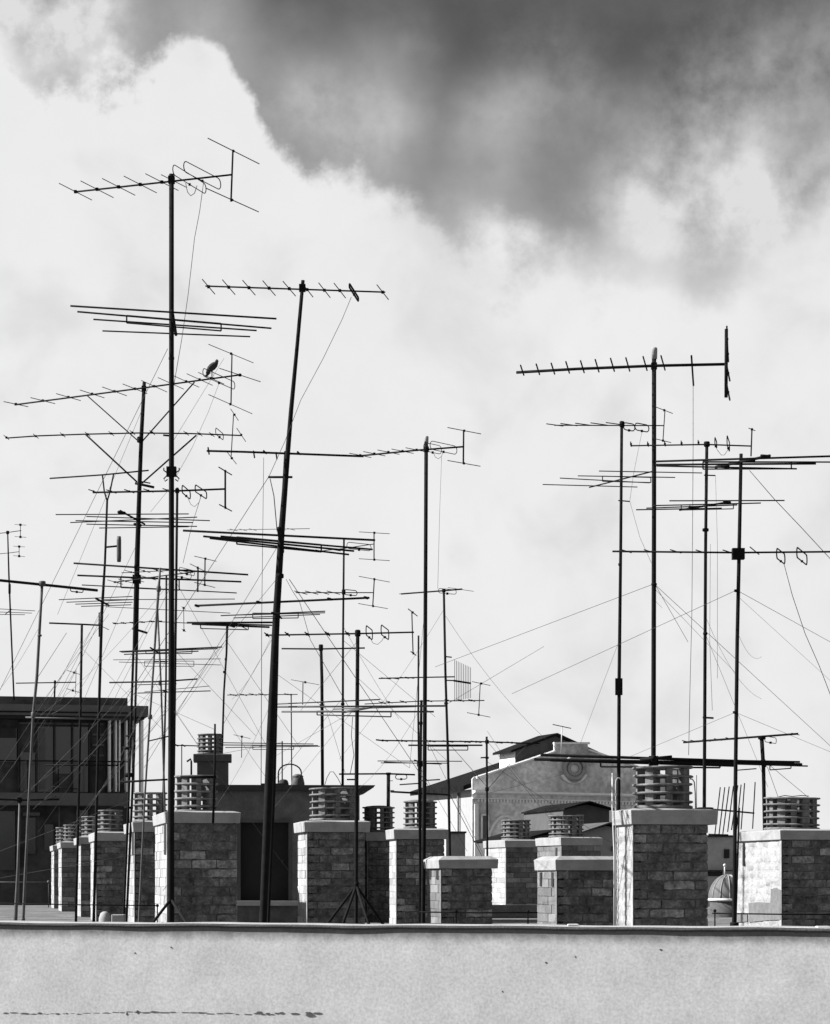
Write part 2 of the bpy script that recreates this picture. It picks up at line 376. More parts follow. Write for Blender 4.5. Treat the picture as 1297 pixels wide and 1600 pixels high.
chimney('low brick flue without cowl against the big chimney, two slots in its side', 37, 840, 871, 985, (832, 866, 990, 1343, 1360), None, slots=((846, 1363, 1385), (864, 1363, 1385)), psi=14, dome=.03, side=M_BG)
chimney('far chimney with dense cowl and sunlit side, right of the central low flue', 64, 758, 791, 850, (752, 788, 855, 1313, 1324), (783, 830, 1281), psi=14, single=False, npil=12)
chimney('squat far chimney whose dense cowl stands in front of the small dark gable', 60, 840, 878, 939, (832, 875, 941, 1309, 1321), (857, 913, 1274), psi=18, single=False, slots=((870, 1324, 1345),), npil=12, side=M_BG)
chimney('largest brick chimney on the right under the long flat aerial', 33.6, 963, 990, 1107, (953, 984, 1121, 1265, 1288), (988, 1083, 1198), left_single=True, bl=.42, dome=.0, npil=8)
cR = chimney('brick chimney at the right edge with broad sunlit side and painted shadow patch', 40, 1148, 1222, 1325, (1137, 1217, 1335, 1297, 1312), (1193, 1281, 1246), left_single=True, slots=((1163, 1315, 1352),), npil=12)
M_PATCH = mat('shadow_patch', .13, .3, 8, .95, .3, 60, fine=(40, .8))  # grey of a cast shadow, laid on the side as thin slabs
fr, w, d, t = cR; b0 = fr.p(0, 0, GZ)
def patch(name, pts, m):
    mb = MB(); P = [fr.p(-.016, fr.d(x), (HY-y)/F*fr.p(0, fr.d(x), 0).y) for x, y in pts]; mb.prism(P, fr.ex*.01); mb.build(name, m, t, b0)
patch('shadow_patch', [(1171, 1411), (1186, 1409.5), (1205, 1410.5), (1206, 1389), (1214, 1387), (1221.5, 1391), (1221.5, 1437), (1200, 1438), (1172, 1441)], M_PATCH)
patch('shadow_patch', [(1152, 1428), (1169, 1427), (1169, 1440), (1152, 1441)], M_PATCH)
# ------------------------------------------------------------------ setting: terrace, street, parapet
mb = MB(); mb.prism([(-22, 15.6+8.14, GZ-.5), (22, 15.6-8.14, GZ-.5), (45, 15.6-8.14, GZ-.5), (45, 82, GZ-.5), (-45, 82, GZ-.5), (-45, 15.6+8.14, GZ-.5)][::-1], (0, 0, .5)); struct(mb.build('roof_terrace', M_FLOOR, None, (0, 15.6, GZ-.5)))
mb = MB(); mb.box((-3000, -200, -22.5), (6000, 0, 0), (0, 5000, 0), (0, 0, .5)); struct(mb.build('ground', M_STREET, None, (0, 0, -22.5)))
wd = Vector((1, -.37, 0)).normalized(); wn = Vector((-.37, -1, 0)).normalized()     # along / outward normal
wo = Vector((0, 15.05, 0)); WT = -.287
pt = thing('parapet_wall', 'pale plastered parapet wall with dark rounded coping across the foreground', 'wall', wo+Vector((0, 0, -3)))
base = wo+Vector((0, 0, -3))
mb = MB(); nx = 120
vs = []; fs = []
rr = random.Random(3)
for i in range(nx+1):
    u = -14+28*i/nx; q = wo+wd*u; wob = .0015*math.sin(u*2.1)+.001*math.sin(u*5.3+1)
    for (o_, z) in ((0, -3), (0+wob, WT-.015), (-.32, WT-.015), (-.32, -3)): vs.append(q+wn*o_+Vector((0, 0, z)))
for i in range(nx):
    for j in range(3): fs.append((i*4+j, (i+1)*4+j, (i+1)*4+j+1, i*4+j+1))
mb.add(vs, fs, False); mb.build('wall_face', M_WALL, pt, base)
# coping: rounded lip, slightly wavy
mb = MB(); vs = []; fs = []; prof = []
for k in range(9):
    a = math.pi/2-math.pi*k/8*1.08; prof.append((.006+.010*math.cos(a)+0*k, -.010+.010*math.sin(a)))
prof = [(-.34, 0)]+prof+[(-.005, -.024), (-.34, -.024)]; n = len(prof); nx = 260
for i in range(nx+1):
    u = -14+28*i/nx; q = wo+wd*u; dz = .0022*math.sin(u*3.7)+.0016*math.sin(u*9.1+2)+rr.uniform(-.0016, .0016)
    for (o_, z) in prof: vs.append(q+wn*o_+Vector((0, 0, WT+z+dz)))
for i in range(nx):
    for j in range(n): fs.append((i*n+j, i*n+(j+1) % n, (i+1)*n+(j+1) % n, (i+1)*n+j))
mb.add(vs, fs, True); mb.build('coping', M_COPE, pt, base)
mb = MB(); vs = []; fs = []
for i in range(nx+1):
    u = -14+28*i/nx; q = wo+wd*u; z = WT+.004+.0022*math.sin(u*3.7)+.0016*math.sin(u*9.1+2)
    for o_, zz_ in ((.012, z-.003), (.004, z), (-.33, z), (-.33, z-.003)): vs.append(q+wn*o_+Vector((0, 0, zz_)))
for i in range(nx):
    for j in range(3): fs.append((i*4+j, (i+1)*4+j, (i+1)*4+j+1, i*4+j+1))
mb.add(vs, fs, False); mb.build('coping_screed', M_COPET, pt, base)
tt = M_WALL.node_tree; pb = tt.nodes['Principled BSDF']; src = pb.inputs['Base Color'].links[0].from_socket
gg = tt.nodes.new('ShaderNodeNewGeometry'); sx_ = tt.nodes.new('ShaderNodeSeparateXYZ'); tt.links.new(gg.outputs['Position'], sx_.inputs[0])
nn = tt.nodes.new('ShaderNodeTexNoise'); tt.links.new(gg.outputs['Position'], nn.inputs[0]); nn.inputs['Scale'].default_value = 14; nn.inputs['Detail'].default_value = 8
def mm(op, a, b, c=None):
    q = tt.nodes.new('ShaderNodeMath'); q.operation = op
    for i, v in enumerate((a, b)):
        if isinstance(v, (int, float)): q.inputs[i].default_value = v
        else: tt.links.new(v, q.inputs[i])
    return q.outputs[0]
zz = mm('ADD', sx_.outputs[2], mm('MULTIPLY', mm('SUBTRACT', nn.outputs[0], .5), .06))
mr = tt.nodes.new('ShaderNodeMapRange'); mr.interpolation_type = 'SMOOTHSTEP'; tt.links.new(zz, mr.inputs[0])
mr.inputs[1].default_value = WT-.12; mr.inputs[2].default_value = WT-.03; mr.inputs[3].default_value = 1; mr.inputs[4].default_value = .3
tt.links.new(mm('MULTIPLY', src, mr.outputs[0]), pb.inputs['Base Color'])      # darker towards the coping, with a ragged edge
def onwall(px, py, out=.003):
    u = (px-CX)/F; d0 = wo+wn*out            # ray-plane
    D = Vector((u, 1, (HY-py)/F)); t_ = d0.dot(wn)/Vector((D.x, D.y, 0)).dot(wn); return D*t_
r = random.Random(11); x = 4; crk = MB()
while x < 494:
    ln = r.uniform(3, 16); y = 1582.5+1.6*math.sin(x*.02)+r.uniform(-1, 1); h = r.choice((.45, .6, .8, 1.0, 1.9))
    if 240 < x < 380: h *= .45
    pts = [onwall(x, y), onwall(x+ln*.3, y-h*r.uniform(.4, 1)), onwall(x+ln*.7, y-h*r.uniform(.1, .9)), onwall(x+ln, y+r.uniform(-.3, .3)), onwall(x+ln*.6, y+h*r.uniform(.5, 1.1)), onwall(x+ln*.2, y+h*r.uniform(.2, .9))]
    crk.prism(pts, wn*-.006); x += ln+r.choice((0, .5, 1, 3, 9 if x > 230 else 2))
for (x, y, a, b) in ((215, 1581, 2.5, 3), (198, 1584, 1.5, 2.6), (484, 1586, 8, 2.6), (211, 1489, 1.3, 1.1), (267, 1480, 1.3, 1.2), (1032, 1484, 2, 1.5), (853, 1504, 1.8, 1.5), (899, 1495, 1.2, 1.2), (785, 1549, 1, 1.4), (405, 1582, 5, 1.8)):
    crk.prism([onwall(x+a*math.cos(t*math.pi/4)*r.uniform(.7, 1.1), y+b*math.sin(t*math.pi/4)*r.uniform(.7, 1.1)) for t in range(8)], wn*-.006)
crk.build('plaster_crack', M_CRACK, pt, base)
def small_stone(label, px, py, w, h, Y, m=M_WHITE, name='loose_tile'):
    c = un(px, py, Y); s_ = Y/F; mb = MB(); r = random.Random(int(px))
    vs = [(x*w*s_/2*r.uniform(.8, 1.05), y*.05, z*h*s_/2*r.uniform(.8, 1.1)) for x, y, z in [(-1, -1, -1), (1, -1, -1), (1, 1, -1), (-1, 1, -1), (-1, -1, 1), (1, -1, 1), (1, 1, 1), (-1, 1, 1)]]
    mb.add([c+Vector(v) for v in vs], [(3, 2, 1, 0), (4, 5, 6, 7), (0, 1, 5, 4), (1, 2, 6, 5), (2, 3, 7, 6), (3, 0, 4, 7)])
    tag(mb.build(name, m, None, c-Vector((0, 0, h*s_/2)), bevel=.003), label, 'stone')
small_stone('small white tile chip lying on the coping left of the big chimney', 895, 1445.5, 17, 3.4, 14.8)
small_stone('white tile chip lying on the coping at the right end', 1286, 1448.5, 24, 3.4, 14.4)
# ------------------------------------------------------------------ penthouse in the middle
fr = Frame(318, 50.5, 4); w = fr.w(562); base = fr.p(0, 0, GZ)
t = thing('stair_house', 'dark rendered rooftop stair house with flat overhanging roof and black doorway', 'building', base)
zt = (HY-1236)/F*50.5
dL, dR, dT, dB = fr.w(376), fr.w(451), fr.z(400, 1285), fr.z(400, 1407)
mb = MB()
fr.box(mb, 0, dL, 0, 3.6, GZ, zt); fr.box(mb, dR, w, 0, 3.6, GZ, zt); fr.box(mb, dL, dR, 0, 3.6, dT, zt); fr.box(mb, dL, dR, 0, 3.6, GZ, dB)
mb.build('wall', M_PENT, t, base)
mb = MB(); fr.box(mb, dL, dR, .22, .3, dB, dT); o = mb.build('door', M_DARK, t, base)
mb = MB(); fr.box(mb, dR-.13, dR-.1, .17, .22, (dB+dT)/2, (dB+dT)/2+.03); mb.build('handle', M_GAL, o, base)
mb = MB(); fr.box(mb, dL-.05, dL-.002, -.03, .2, dB, dT); fr.box(mb, dL-.05, dR+.05, -.03, .2, dT+.002, dT+.05); fr.box(mb, dR+.002, dR+.05, -.03, .2, dB, dT); mb.build('door_frame', M_GREYD, t, base)
mb = MB(); fr.box(mb, dL-.1, dR+.3, -.25, .0, dB-.1, dB-.005); mb.build('threshold', M_GREY, t, base)
mb = MB(); zr = fr.z(400, 1227)
mb.prism([fr.p(-.15, -.25, zt+.003), fr.p(w+.06, -.25, zt+.003), fr.p(w+.26, -.25, zr-.05), fr.p(w+.30, -.25, zr), fr.p(-.2, -.25, zr)], fr.ey*4.1)
mb.build('roof', M_SLAB, t, base)
# bits on its roof
fP = Frame(308, 52, 4); base = fP.p(0, 0, zr)
t = thing('chimney', 'small rendered chimney with ringed cowl standing on the stair house roof', 'chimney', base)
mb = MB(); fP.box(mb, 0, fP.w(357), 0, .6, zr, fP.z(308, 1190)); mb.build('shaft', M_GREYD, t, base)
mb = MB(); fP.box(mb, fP.w(302), fP.w(362), -.07, .67, fP.z(308, 1190)+.002, fP.z(308, 1178)); mb.build('cap', M_GREYD, t, base, bevel=.015)
c = fP.p(fP.w(328), .3, fP.z(308, 1178)+.003); cowl(t, base, c, 20.5*52.3/F, 32*52.3/F, nr=5, npil=8, m=M_COWL)
def turned(name, label, cat, px, py0, Y, prof, m):
    c = un(px, py0, Y); mb = MB(); s_ = Y/F
    mb.lathe(c, [(max(.0005, r_*s_), h_*s_) for r_, h_ in prof], 20, closed=False)
    return tag(mb.build(name, m, None, c), label, cat)
turned('roof_vent', 'bell shaped metal vent on the stair house roof', 'vent', 465.5, 1227, 51.5, [(10.5, 0), (10.5, 3), (9, 10), (8, 13), (9, 14), (5, 17), (2, 17.5), (0, 18)], M_GAL)
turned('roof_vent', 'low dark pot vent on the stair house roof beside the bell shaped one', 'vent', 443, 1227, 51.5, [(8, 0), (8, 4), (7, 5), (7, 7), (4, 9), (0, 9.5)], M_SLAB)
mb = MB(); Y = 51.8
mb.tube([un(435, 1227, Y)]+[un(453-18*math.cos(a*math.pi/10), 1208-14*math.sin(a*math.pi/10), Y) for a in range(11)]+[un(471, 1227, Y)], 1.1*Y/F, 6)
tag(mb.build('pipe_hoop', M_MET, None, un(453, 1227, Y)), 'thin bent pipe hoop arching over the two roof vents', 'pipe')
mb = MB(); mb.box(un(408, 1228, 50.7), (42*50.7/F, 0, 0), (0, .3, 0), (0, 0, 4*50.7/F)); tag(mb.build('base_plank', M_SLAB, None, un(408, 1228, 50.7)), 'dark plank on the stair house roof edge at the leaning mast', 'plank')
# ------------------------------------------------------------------ left building
f = Frame(-60, 92, 12); base = f.p(0, 0, -22)
lb = thing('apartment_building', 'dark modern apartment block with flat roof and pale fins at the left edge', 'building', base)
def bz(y): return (HY-y)/F*95
def part(name, m, x0, x1, y0, y1, d0, d1, bev=0):
    mb = MB(); f.box(mb, f.w(x0), f.w(x1), d0, d1, bz(y1), bz(y0)); return mb.build(name, m, lb, base, bevel=bev)
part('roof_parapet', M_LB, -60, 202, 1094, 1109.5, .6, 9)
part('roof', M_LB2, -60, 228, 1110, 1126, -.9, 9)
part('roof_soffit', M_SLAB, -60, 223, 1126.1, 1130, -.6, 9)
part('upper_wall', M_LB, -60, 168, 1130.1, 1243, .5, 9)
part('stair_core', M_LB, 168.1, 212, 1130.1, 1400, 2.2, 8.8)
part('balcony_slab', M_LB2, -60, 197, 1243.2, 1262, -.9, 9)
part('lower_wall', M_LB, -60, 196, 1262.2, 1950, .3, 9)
for x in (30, 58, 86, 114, 141, 165): part('mullion', M_SLAB, x-1, x+1, 1131, 1243, .3, .499)
part('window', M_GLASS, -10, 27, 1143, 1195, .38, .49)
part('window', M_GLASS, 60, 84, 1140, 1240, .42, .49); part('window', M_GLASS, 116, 139, 1140, 1240, .42, .49)
part('window', M_GLASS, 33, 56, 1180, 1240, .42, .49); part('window', M_GLASS, 88, 112, 1140, 1212, .42, .49)
part('window', M_GLASS, 0, 24, 1270, 1360, .2, .29); part('window', M_GLASS, 40, 56, 1280, 1335, .2, .29)
part('door', M_GLASS, 120, 138, 1268, 1340, .2, .29)
for x, w_ in ((170, 2), (179.5, 2), (185, 2.2), (196, 2.2), (207.5, 2), (219, 4)): part('fin', M_FIN, x, x+w_, 1131, 1240, -.3, .45)
part('railing_bar', M_MET, -60, 196, 1194, 1196, -.8, -.76)
for x in (-8, 40, 88, 136, 184): part('railing_post', M_MET, x, x+1.6, 1194, 1243, -.8, -.76)
for y in (1150, 1166, 1182): part('louvre', M_LB2, 146, 164, y, y+3, .36, .49)
part('curtain', M_LB2, 62, 72, 1142, 1236, .39, .418); part('blind', M_SLAB, 0, 26, 1143, 1158, .34, .379); part('lintel', M_LB2, 30, 165, 1134, 1137, .33, .41)
part('awning_box', M_LB2, 36, 62, 1272, 1277, -.1, .19); part('downpipe', M_LB2, 92, 94, 1262.5, 1950, .1, .2); part('downpipe', M_LB2, 29, 31, 1262.5, 1950, .1, .2); part('window', M_GLASS, 70, 84, 1290, 1330, .2, .29)
part('railing_bar', M_MET, -60, 196, 1120.5, 1122.5, -1.0, -.96)
# ------------------------------------------------------------------ hall with pediment
f = Frame(738, 220, 17); base = f.p(0, 0, -22)
hl = thing('gabled_hall', 'large pale hall with stepped pediment, round medallion and dark roofs', 'building', base)
D = 16
def hp(px, py, d=0): return f.pp(px, py, d)
poly = [f.p(0, 0, -22), hp(738, 1217), hp(741, 1214), hp(866, 1172), hp(866, 1160), hp(918, 1160), hp(919, 1169), hp(1062, 1219), f.p(f.w(1062), 0, -22)]
mb = MB(); mb.prism(poly, f.ey*.22); mb.build('facade', M_HALL, hl, base)
wR = f.w(1062); wC = f.w(892)
ze = hp(738, 1233).z; zrg = hp(892, 1171).z
mb = MB(); f.box(mb, .05, wR-.05, .23, D, -22, ze); mb.build('side_walls', M_HSIDE, hl, base)
mb = MB()
mb.prism([f.p(-.7, .3, ze-.1), f.p(wC, .3, zrg-.3), f.p(wR+.7, .3, ze-.1), f.p(wR+.7, .3, ze+.3), f.p(wC, .3, zrg-.1), f.p(-.7, .3, ze+.3)], f.ey*(D-.2))
mb.build('roof', M_ROOF, hl, base)
# raised monitor with its own roof
dm = 1.2; a, b, c3 = f.w(806, dm), f.w(922, dm), f.w(868, dm)
zb_, zev, zap = hp(806, 1196, dm).z, hp(806, 1172, dm).z, hp(866, 1150, dm).z
mb = MB(); mb.prism([f.p(a, dm, zb_-1), f.p(a, dm, zev), f.p(c3, dm, zap), f.p(b, dm, zev), f.p(b, dm, zb_-1)], f.ey*4.2); mb.build('clerestory_front', M_GREYD, hl, base)
mb = MB(); f.box(mb, a-.05, a-.002, dm+.1, dm+4.2, zb_-.6, zev-.1); mb.build('clerestory_side', M_HALLT, hl, base)
mb = MB(); q = .3; mb.prism([f.p(a-.6, dm-.5, zev-.25), f.p(c3, dm-.5, zap+.02), f.p(b+.6, dm-.5, zev-.25), f.p(b+.6, dm-.5, zev-.05), f.p(c3, dm-.5, zap+.25), f.p(a-.6, dm-.5, zev-.05)], f.ey*5); mb.build('clerestory_roof', M_ROOF, hl, base)
def band(name, y0, y1, out, x0=738, x1=1062, m=M_HALLT):
    mb = MB(); P = [hp(x0, y1), hp(x1, y1-(x1-x0)*-.022), hp(x1, y0+(x1-x0)*.022), hp(x0, y0)]
    mb.prism([p-f.ey*out for p in P], f.ey*(out-.004)); mb.build(name, m, hl, base)
band('cornice', 1235.5, 1238.6, .8); band('cornice_shelf', 1238.7, 1240, .35); band('dentil_band', 1246.5, 1248, .22)
mb = MB()
for i in range(62):
    px = 746+i*5.0; dy = (px-738)*.022; p0 = hp(px, 1252.5+dy); p1 = hp(px+2.3, 1248.3+dy)
    f_w = (p1-p0).dot(f.ex); mb.box(p0-f.ey*.2, f.ex*f_w, f.ey*.196, (0, 0, p1.z-p0.z))
mb.build('dentils', M_HALLT, hl, base)['kind'] = 'stuff'
def arc_tube(name, cx_, cy_, rx, ry, a0, a1, rad, m=M_HALLT, out=.1, n=22):
    mb = MB(); mb.tube([hp(cx_+rx*math.cos(math.radians(a0+(a1-a0)*i/n)), cy_-ry*math.sin(math.radians(a0+(a1-a0)*i/n)))-f.ey*out for i in range(n+1)], rad, 6); mb.build(name, m, hl, base)
arc_tube('medallion', 896, 1200, 15.5, 16.5, 0, 360, .2, M_GREY, out=.3); arc_tube('medallion_ring', 896, 1201, 9, 9.5, 0, 360, .16, M_GREY, out=.3)
arc_tube('swag', 896, 1204, 19, 18, 200, 340, .18, out=.14); arc_tube('swag', 896, 1208, 14, 14, 215, 325, .1, M_GREY, out=.25)
mb = MB(); mb.prism([hp(896+8*math.cos(i*math.pi/8), 1201-8.5*math.sin(i*math.pi/8))-f.ey*.08 for i in range(16)][::-1], f.ey*.07); mb.build('medallion_disc', M_HALLT, hl, base)
arc_tube('arch_moulding', 790, 1335, 30, 60, 20, 160, .14); arc_tube('arch_moulding', 905, 1335, 42, 66, 20, 160, .14)
def hwin(x0, x1, y0, y1):
    mb = MB(); P = [hp(x0, y1), hp(x1, y1), hp(x1, y0), hp(x0, y0)]; mb.prism([p-f.ey*.12 for p in P], f.ey*.11); o = mb.build('window', M_LB2, hl, base)
    mb = MB()
    for q0, q1 in ((P[0], P[3]), (P[3], P[2]), (P[2], P[1]), (P[1], P[0])): mb.tube([q0-f.ey*.15, q1-f.ey*.15], .1, 4)
    mb.build('frame', M_HALLT, o, base)
hwin(752, 762, 1273, 1316)
mb = MB(); P = [hp(744, 1216.5), hp(866, 1175.5), hp(866, 1173), hp(743, 1214)]; mb.prism([p-f.ey*.35 for p in P], f.ey*.34); mb.build('rake_moulding', M_HALLT, hl, base)
mb = MB(); P = [hp(919, 1173), hp(1060, 1222), hp(1060, 1219.5), hp(919, 1170.5)]; mb.prism([p-f.ey*.35 for p in P], f.ey*.34); mb.build('rake_moulding', M_HALLT, hl, base)
mb = MB(); P = [hp(864, 1163), hp(920, 1163), hp(920, 1159.8), hp(864, 1159.8)]; mb.prism([p-f.ey*.3 for p in P], f.ey*.29); mb.build('crest_moulding', M_HALLT, hl, base)
for x in (741, 846, 951): 
    mb = MB(); P = [hp(x, 1345), hp(x+6, 1345), hp(x+6, 1256+(x-738)*.022), hp(x, 1256+(x-738)*.022)]; mb.prism([p-f.ey*.16 for p in P], f.ey*.15); mb.build('pilaster', M_HALLT, hl, base)
mb = MB(); mb.tube([f.p(-.12, 3.5, -22), f.p(-.12, 3.5, ze-.2)], .1, 6); mb.build('drainpipe', M_LB2, hl, base)
# small gabled houses in front of the hall
def gable(label, x0, xa, x1, ya, ye, yb, Y, mw, mr, psi=12, depth=8, ov=3):
    g = Frame(x0+ov, Y, psi); base = g.p(0, 0, -22)
    t = thing('gabled_house', label, 'building', base)
    P = [g.p(0, 0, -22), g.p(0, 0, g.z(x0+ov, ye)), g.p(g.w(xa), 0, g.z(xa, ya)-.1), g.p(g.w(x1-ov), 0, g.z(x1-ov, ye)), g.p(g.w(x1-ov), 0, -22)]
    mb = MB(); mb.prism(P, g.ey*depth); mb.build('wall', mw, t, base)
    wA, wB, wC_ = g.w(x0), g.w(xa), g.w(x1); zA, zB = g.z(x0, ye)-.02, g.z(xa, ya); th = 2.2*Y/F
    mb = MB(); mb.prism([g.p(wA, -.6, zA), g.p(wB, -.6, zB), g.p(wC_, -.6, zA), g.p(wC_, -.6, zA+th), g.p(wB, -.6, zB+th), g.p(wA, -.6, zA+th)], g.ey*(depth+.8)); mb.build('roof', mr, t, base)
    return t, g, base
t, g, base = gable('small dark gabled roof house in front of the pale hall', 877, 917, 955, 1254, 1265, 1300, 130, M_GREYD, M_ROOF)
mb = MB(); g.box(mb, g.w(898), g.w(912), -.1, -.01, g.z(900, 1300), g.z(900, 1272)); mb.build('window', M_GLASS, t, base)
t, g, base = gable('low grey gabled house with pale wall just left of the biggest chimney', 890, 948, 1010, 1287, 1306, 1345, 115, M_GREY, M_GREYD)
for x in (955, 962): 
    mb = MB(); g.box(mb, g.w(x), g.w(x+3), -.1, -.01, g.z(x, 1330), g.z(x, 1322)); mb.build('window', M_GLASS, t, base)
gable('dark sloping roof behind the two far chimneys with dense cowls', 815, 866, 905, 1298, 1311, 1340, 100, M_GREYD, M_ROOF)
g = Frame(697, 110, 10); base = g.p(0, 0, -22)
t = thing('shed_building', 'small flat roofed grey building at the foot of the hall side wall', 'building', base)
mb = MB(); g.box(mb, 0, g.w(727), 0, 4, -22, g.z(697, 1302)); mb.build('wall', M_GREY, t, base)
mb = MB(); g.box(mb, -.15, g.w(728), -.15, 4.1, g.z(697, 1302)+.003, g.z(697, 1299)); mb.build('roof', M_SLAB, t, base)
# right background block, dome
g = Frame(1085, 78, 8); base = g.p(0, 0, GZ)
t = thing('rear_building', 'grey rendered block seen between the big chimney and the right edge chimney', 'building', base)
mb = MB(); g.box(mb, 0, g.w(1180), 0, 3, GZ, g.z(1110, 1308)); mb.build('wall', M_GREY, t, base)
mb = MB(); g.box(mb, -.1, g.w(1182), -.12, 3.1, g.z(1110, 1308)+.003, g.z(1110, 1305)); mb.build('coping', M_SLAB, t, base)
mb = MB(); g.box(mb, g.w(1131), g.w(1139), -.06, -.01, g.z(1131, 1341), g.z(1131, 1327)); mb.build('window', M_DARK, t, base)
mb = MB(); g.box(mb, g.w(1104), g.w(1128), -.06, -.01, g.z(1131, 1369), g.z(1131, 1362)); mb.build('vent_opening', M_DARK, t, base)
mb = MB(); g.box(mb, -.05, g.w(1180), -.2, -.01, g.z(1110, 1361), g.z(1110, 1359.5)); mb.build('ledge', M_SLAB, t, base)
Y = 58; c = un(1137, 1404, Y); s_ = Y/F
t = thing('small_dome', 'small ribbed lead dome with ball finial low behind the right hand mast', 'dome', Vector((c.x, c.y, GZ)))
bb = Vector((c.x, c.y, GZ))
mb = MB(); mb.lathe(c, [(29*s_*math.cos(a*math.pi/20), 37*s_*math.sin(a*math.pi/20)) for a in range(10)]+[(3*s_, 38*s_), (.001, 38.5*s_)], 24, False); mb.build('dome', M_LEAD, t, bb)
for k in range(12):
    al = math.pi*2*k/12; mb = MB(); mb.tube([c+Vector((math.cos(al)*29.3*s_*math.cos(a*math.pi/20), math.sin(al)*29.3*s_*math.cos(a*math.pi/20), 37.2*s_*math.sin(a*math.pi/20))) for a in range(10)], .8*s_, 5); mb.build('rib', M_GREY, t, bb)
mb = MB(); mb.lathe(c, [(30*s_, -4*s_), (31*s_, -2*s_), (30*s_, .5*s_), (26*s_, .5*s_), (26*s_, -4*s_)], 24); mb.build('rim', M_WHITE, t, bb)
mb = MB(); mb.lathe(Vector((c.x, c.y, GZ)), [(28*s_, 0), (28*s_, c.z-4*s_-GZ-.003), (.001, c.z-4*s_-GZ-.003)], 24, False); mb.build('drum', M_GREYD, t, bb)
mb = MB(); q = un(1132.5, 1352, Y); mb.lathe(q, [(max(.0005, 2.6*s_*math.sin(a*math.pi/8)), -2.6*s_*math.cos(a*math.pi/8)) for a in range(9)], 12, False); mb.tube([q, Vector((q.x, q.y, c.z+36*s_))], 1.2*s_, 6); mb.build('finial', M_WHITE, t, bb)
# low wall, railings, bits on the terrace
def railing(label, Y, x0, x1, rails, posts, rw=2.2, m=M_MET, yb=None):
    base = Vector(((x0-CX)/F*Y, Y, GZ)); t = thing('railing', label, 'railing', base)
    for y0, y1 in rails:
        mb = MB(); mb.tube([un(x0, y0, Y), un((x0+x1)/2, (y0+y1)/2+.6, Y), un(x1, y1, Y)], rw/2*Y/F, 6); mb.build('rail', m, t, base)
    for x, y in posts:
        mb = MB(); p = un(x, y, Y); mb.tube([Vector((p.x, p.y, GZ)), p], rw/2*Y/F, 6)
        mb.lathe(p, [(max(.0005, 2.6*Y/F*math.sin(a*math.pi/6)), -2.6*Y/F*math.cos(a*math.pi/6)) for a in range(7)], 8, False); mb.build('post', m, t, base)
railing('thin pipe railing with two posts in front of the low central flue', 35.5, 655, 840, ((1425, 1426), (1443, 1445)), ((713, 1424), (825, 1424)))
railing('thin pipe railing in front of the right edge chimney', 32, 1113, 1330, ((1427, 1429),), ((1117, 1423), (1325, 1428)))
railing('long low pipe rail crossing in front of the left chimney row', 34, -20, 248, ((1411, 1415),), ((-10, 1411), (246, 1415)), 1.7)
railing('pale distant pipe rail at the foot of the dark apartment block', 76, -20, 78, ((1378, 1378),), ((-15, 1378), (76, 1378)), 1.5, M_GAL)
mb = MB(); g = Frame(690, 56, 6); g.box(mb, 0, g.w(845), 0, .3, GZ, g.z(690, 1414)); tag(mb.build('low_wall', M_PENT, None, g.p(0, 0, GZ)), 'low dark wall crossing behind the two low central flues', 'wall')
for i, (x0, x1, y) in enumerate(((773, 808, 1432), (778, 800, 1436))):
    mb = MB(); mb.box(un(x0, y, 60), ((x1-x0)*60/F, 0, 0), (0, .5, 0), (0, 0, 1.6*60/F)); 
    tag(mb.build('plank', M_ALU, None, un(x0, y, 60), bevel=.004), ['pale plank lying beside the low central flue, the upper one', 'pale plank lying beside the low central flue, the lower one'][i], 'plank')
# round stone and block, left
c = un(164, 1440, 40); s_ = 40/F; mb = MB(); c.z = GZ
hh = un(0, 1424, 40).z-GZ
mb.lathe(c, [(.0925, 0), (.1, hh*.3), (.095, hh*.7), (.07, hh*.92), (.03, hh*.99), (.0005, hh)], 16, False); tag(mb.build('bollard_stone', M_CAP, None, c), 'rounded pale stone on the terrace beside the third left chimney', 'stone')
mb = MB(); c = un(174, 1429, 39.5); mb.box(Vector((c.x, c.y, GZ)), (20*39.5/F, 0, 0), (0, .25, 0), (0, 0, c.z-GZ)); tag(mb.build('stone_block', M_CAP, None, Vector((c.x, c.y, GZ)), bevel=.012), 'squared stone block beside the rounded pale stone', 'block')
turned('flower_pot', 'small pale pot standing far back on the left terrace', 'pot', 60, 1408, 96*.91*0+.91*F/38, [(4, 0), (5, 6), (5.5, 8), (4.8, 8), (4, 1)], M_CAP)
# white conduits near the biggest chimney
def pipe(label, Y, pts, w_, m, name='conduit_pipe'):
    P = [un(x, y, Y) for x, y in pts]; mb = MB(); mb.tube(P, w_/2*Y/F, 8); b = min(P, key=lambda p: p.z)
    return tag(mb.build(name, m, None, b), label, 'pipe')
pipe('tall white pipe rising behind the left corner of the biggest chimney', 34.6, [(957, 1208), (957, 1260), (960, 1335), (960, 1478)], 2.6, M_WHITE)
hook = [(962, 1478), (962, 1225), (962.5, 1219), (965, 1215.5), (968, 1215.5), (970.5, 1219), (971, 1225), (971, 1260)]
pipe('white hooked pipe beside the tall straight one at the biggest chimney', 34.8, hook, 1.5, M_WHITE)
pipe('pale pipe curving off the right of the biggest chimney cowl', 34.2, [(1078, 1217), (1082, 1217.5), (1085, 1222), (1086.5, 1240), (1087, 1264)], 2, M_ALU)
pipe('thin straight pipe right of the biggest chimney cowl', 34.4, [(1088.5, 1211), (1088.5, 1264)], 1.0, M_GAL)
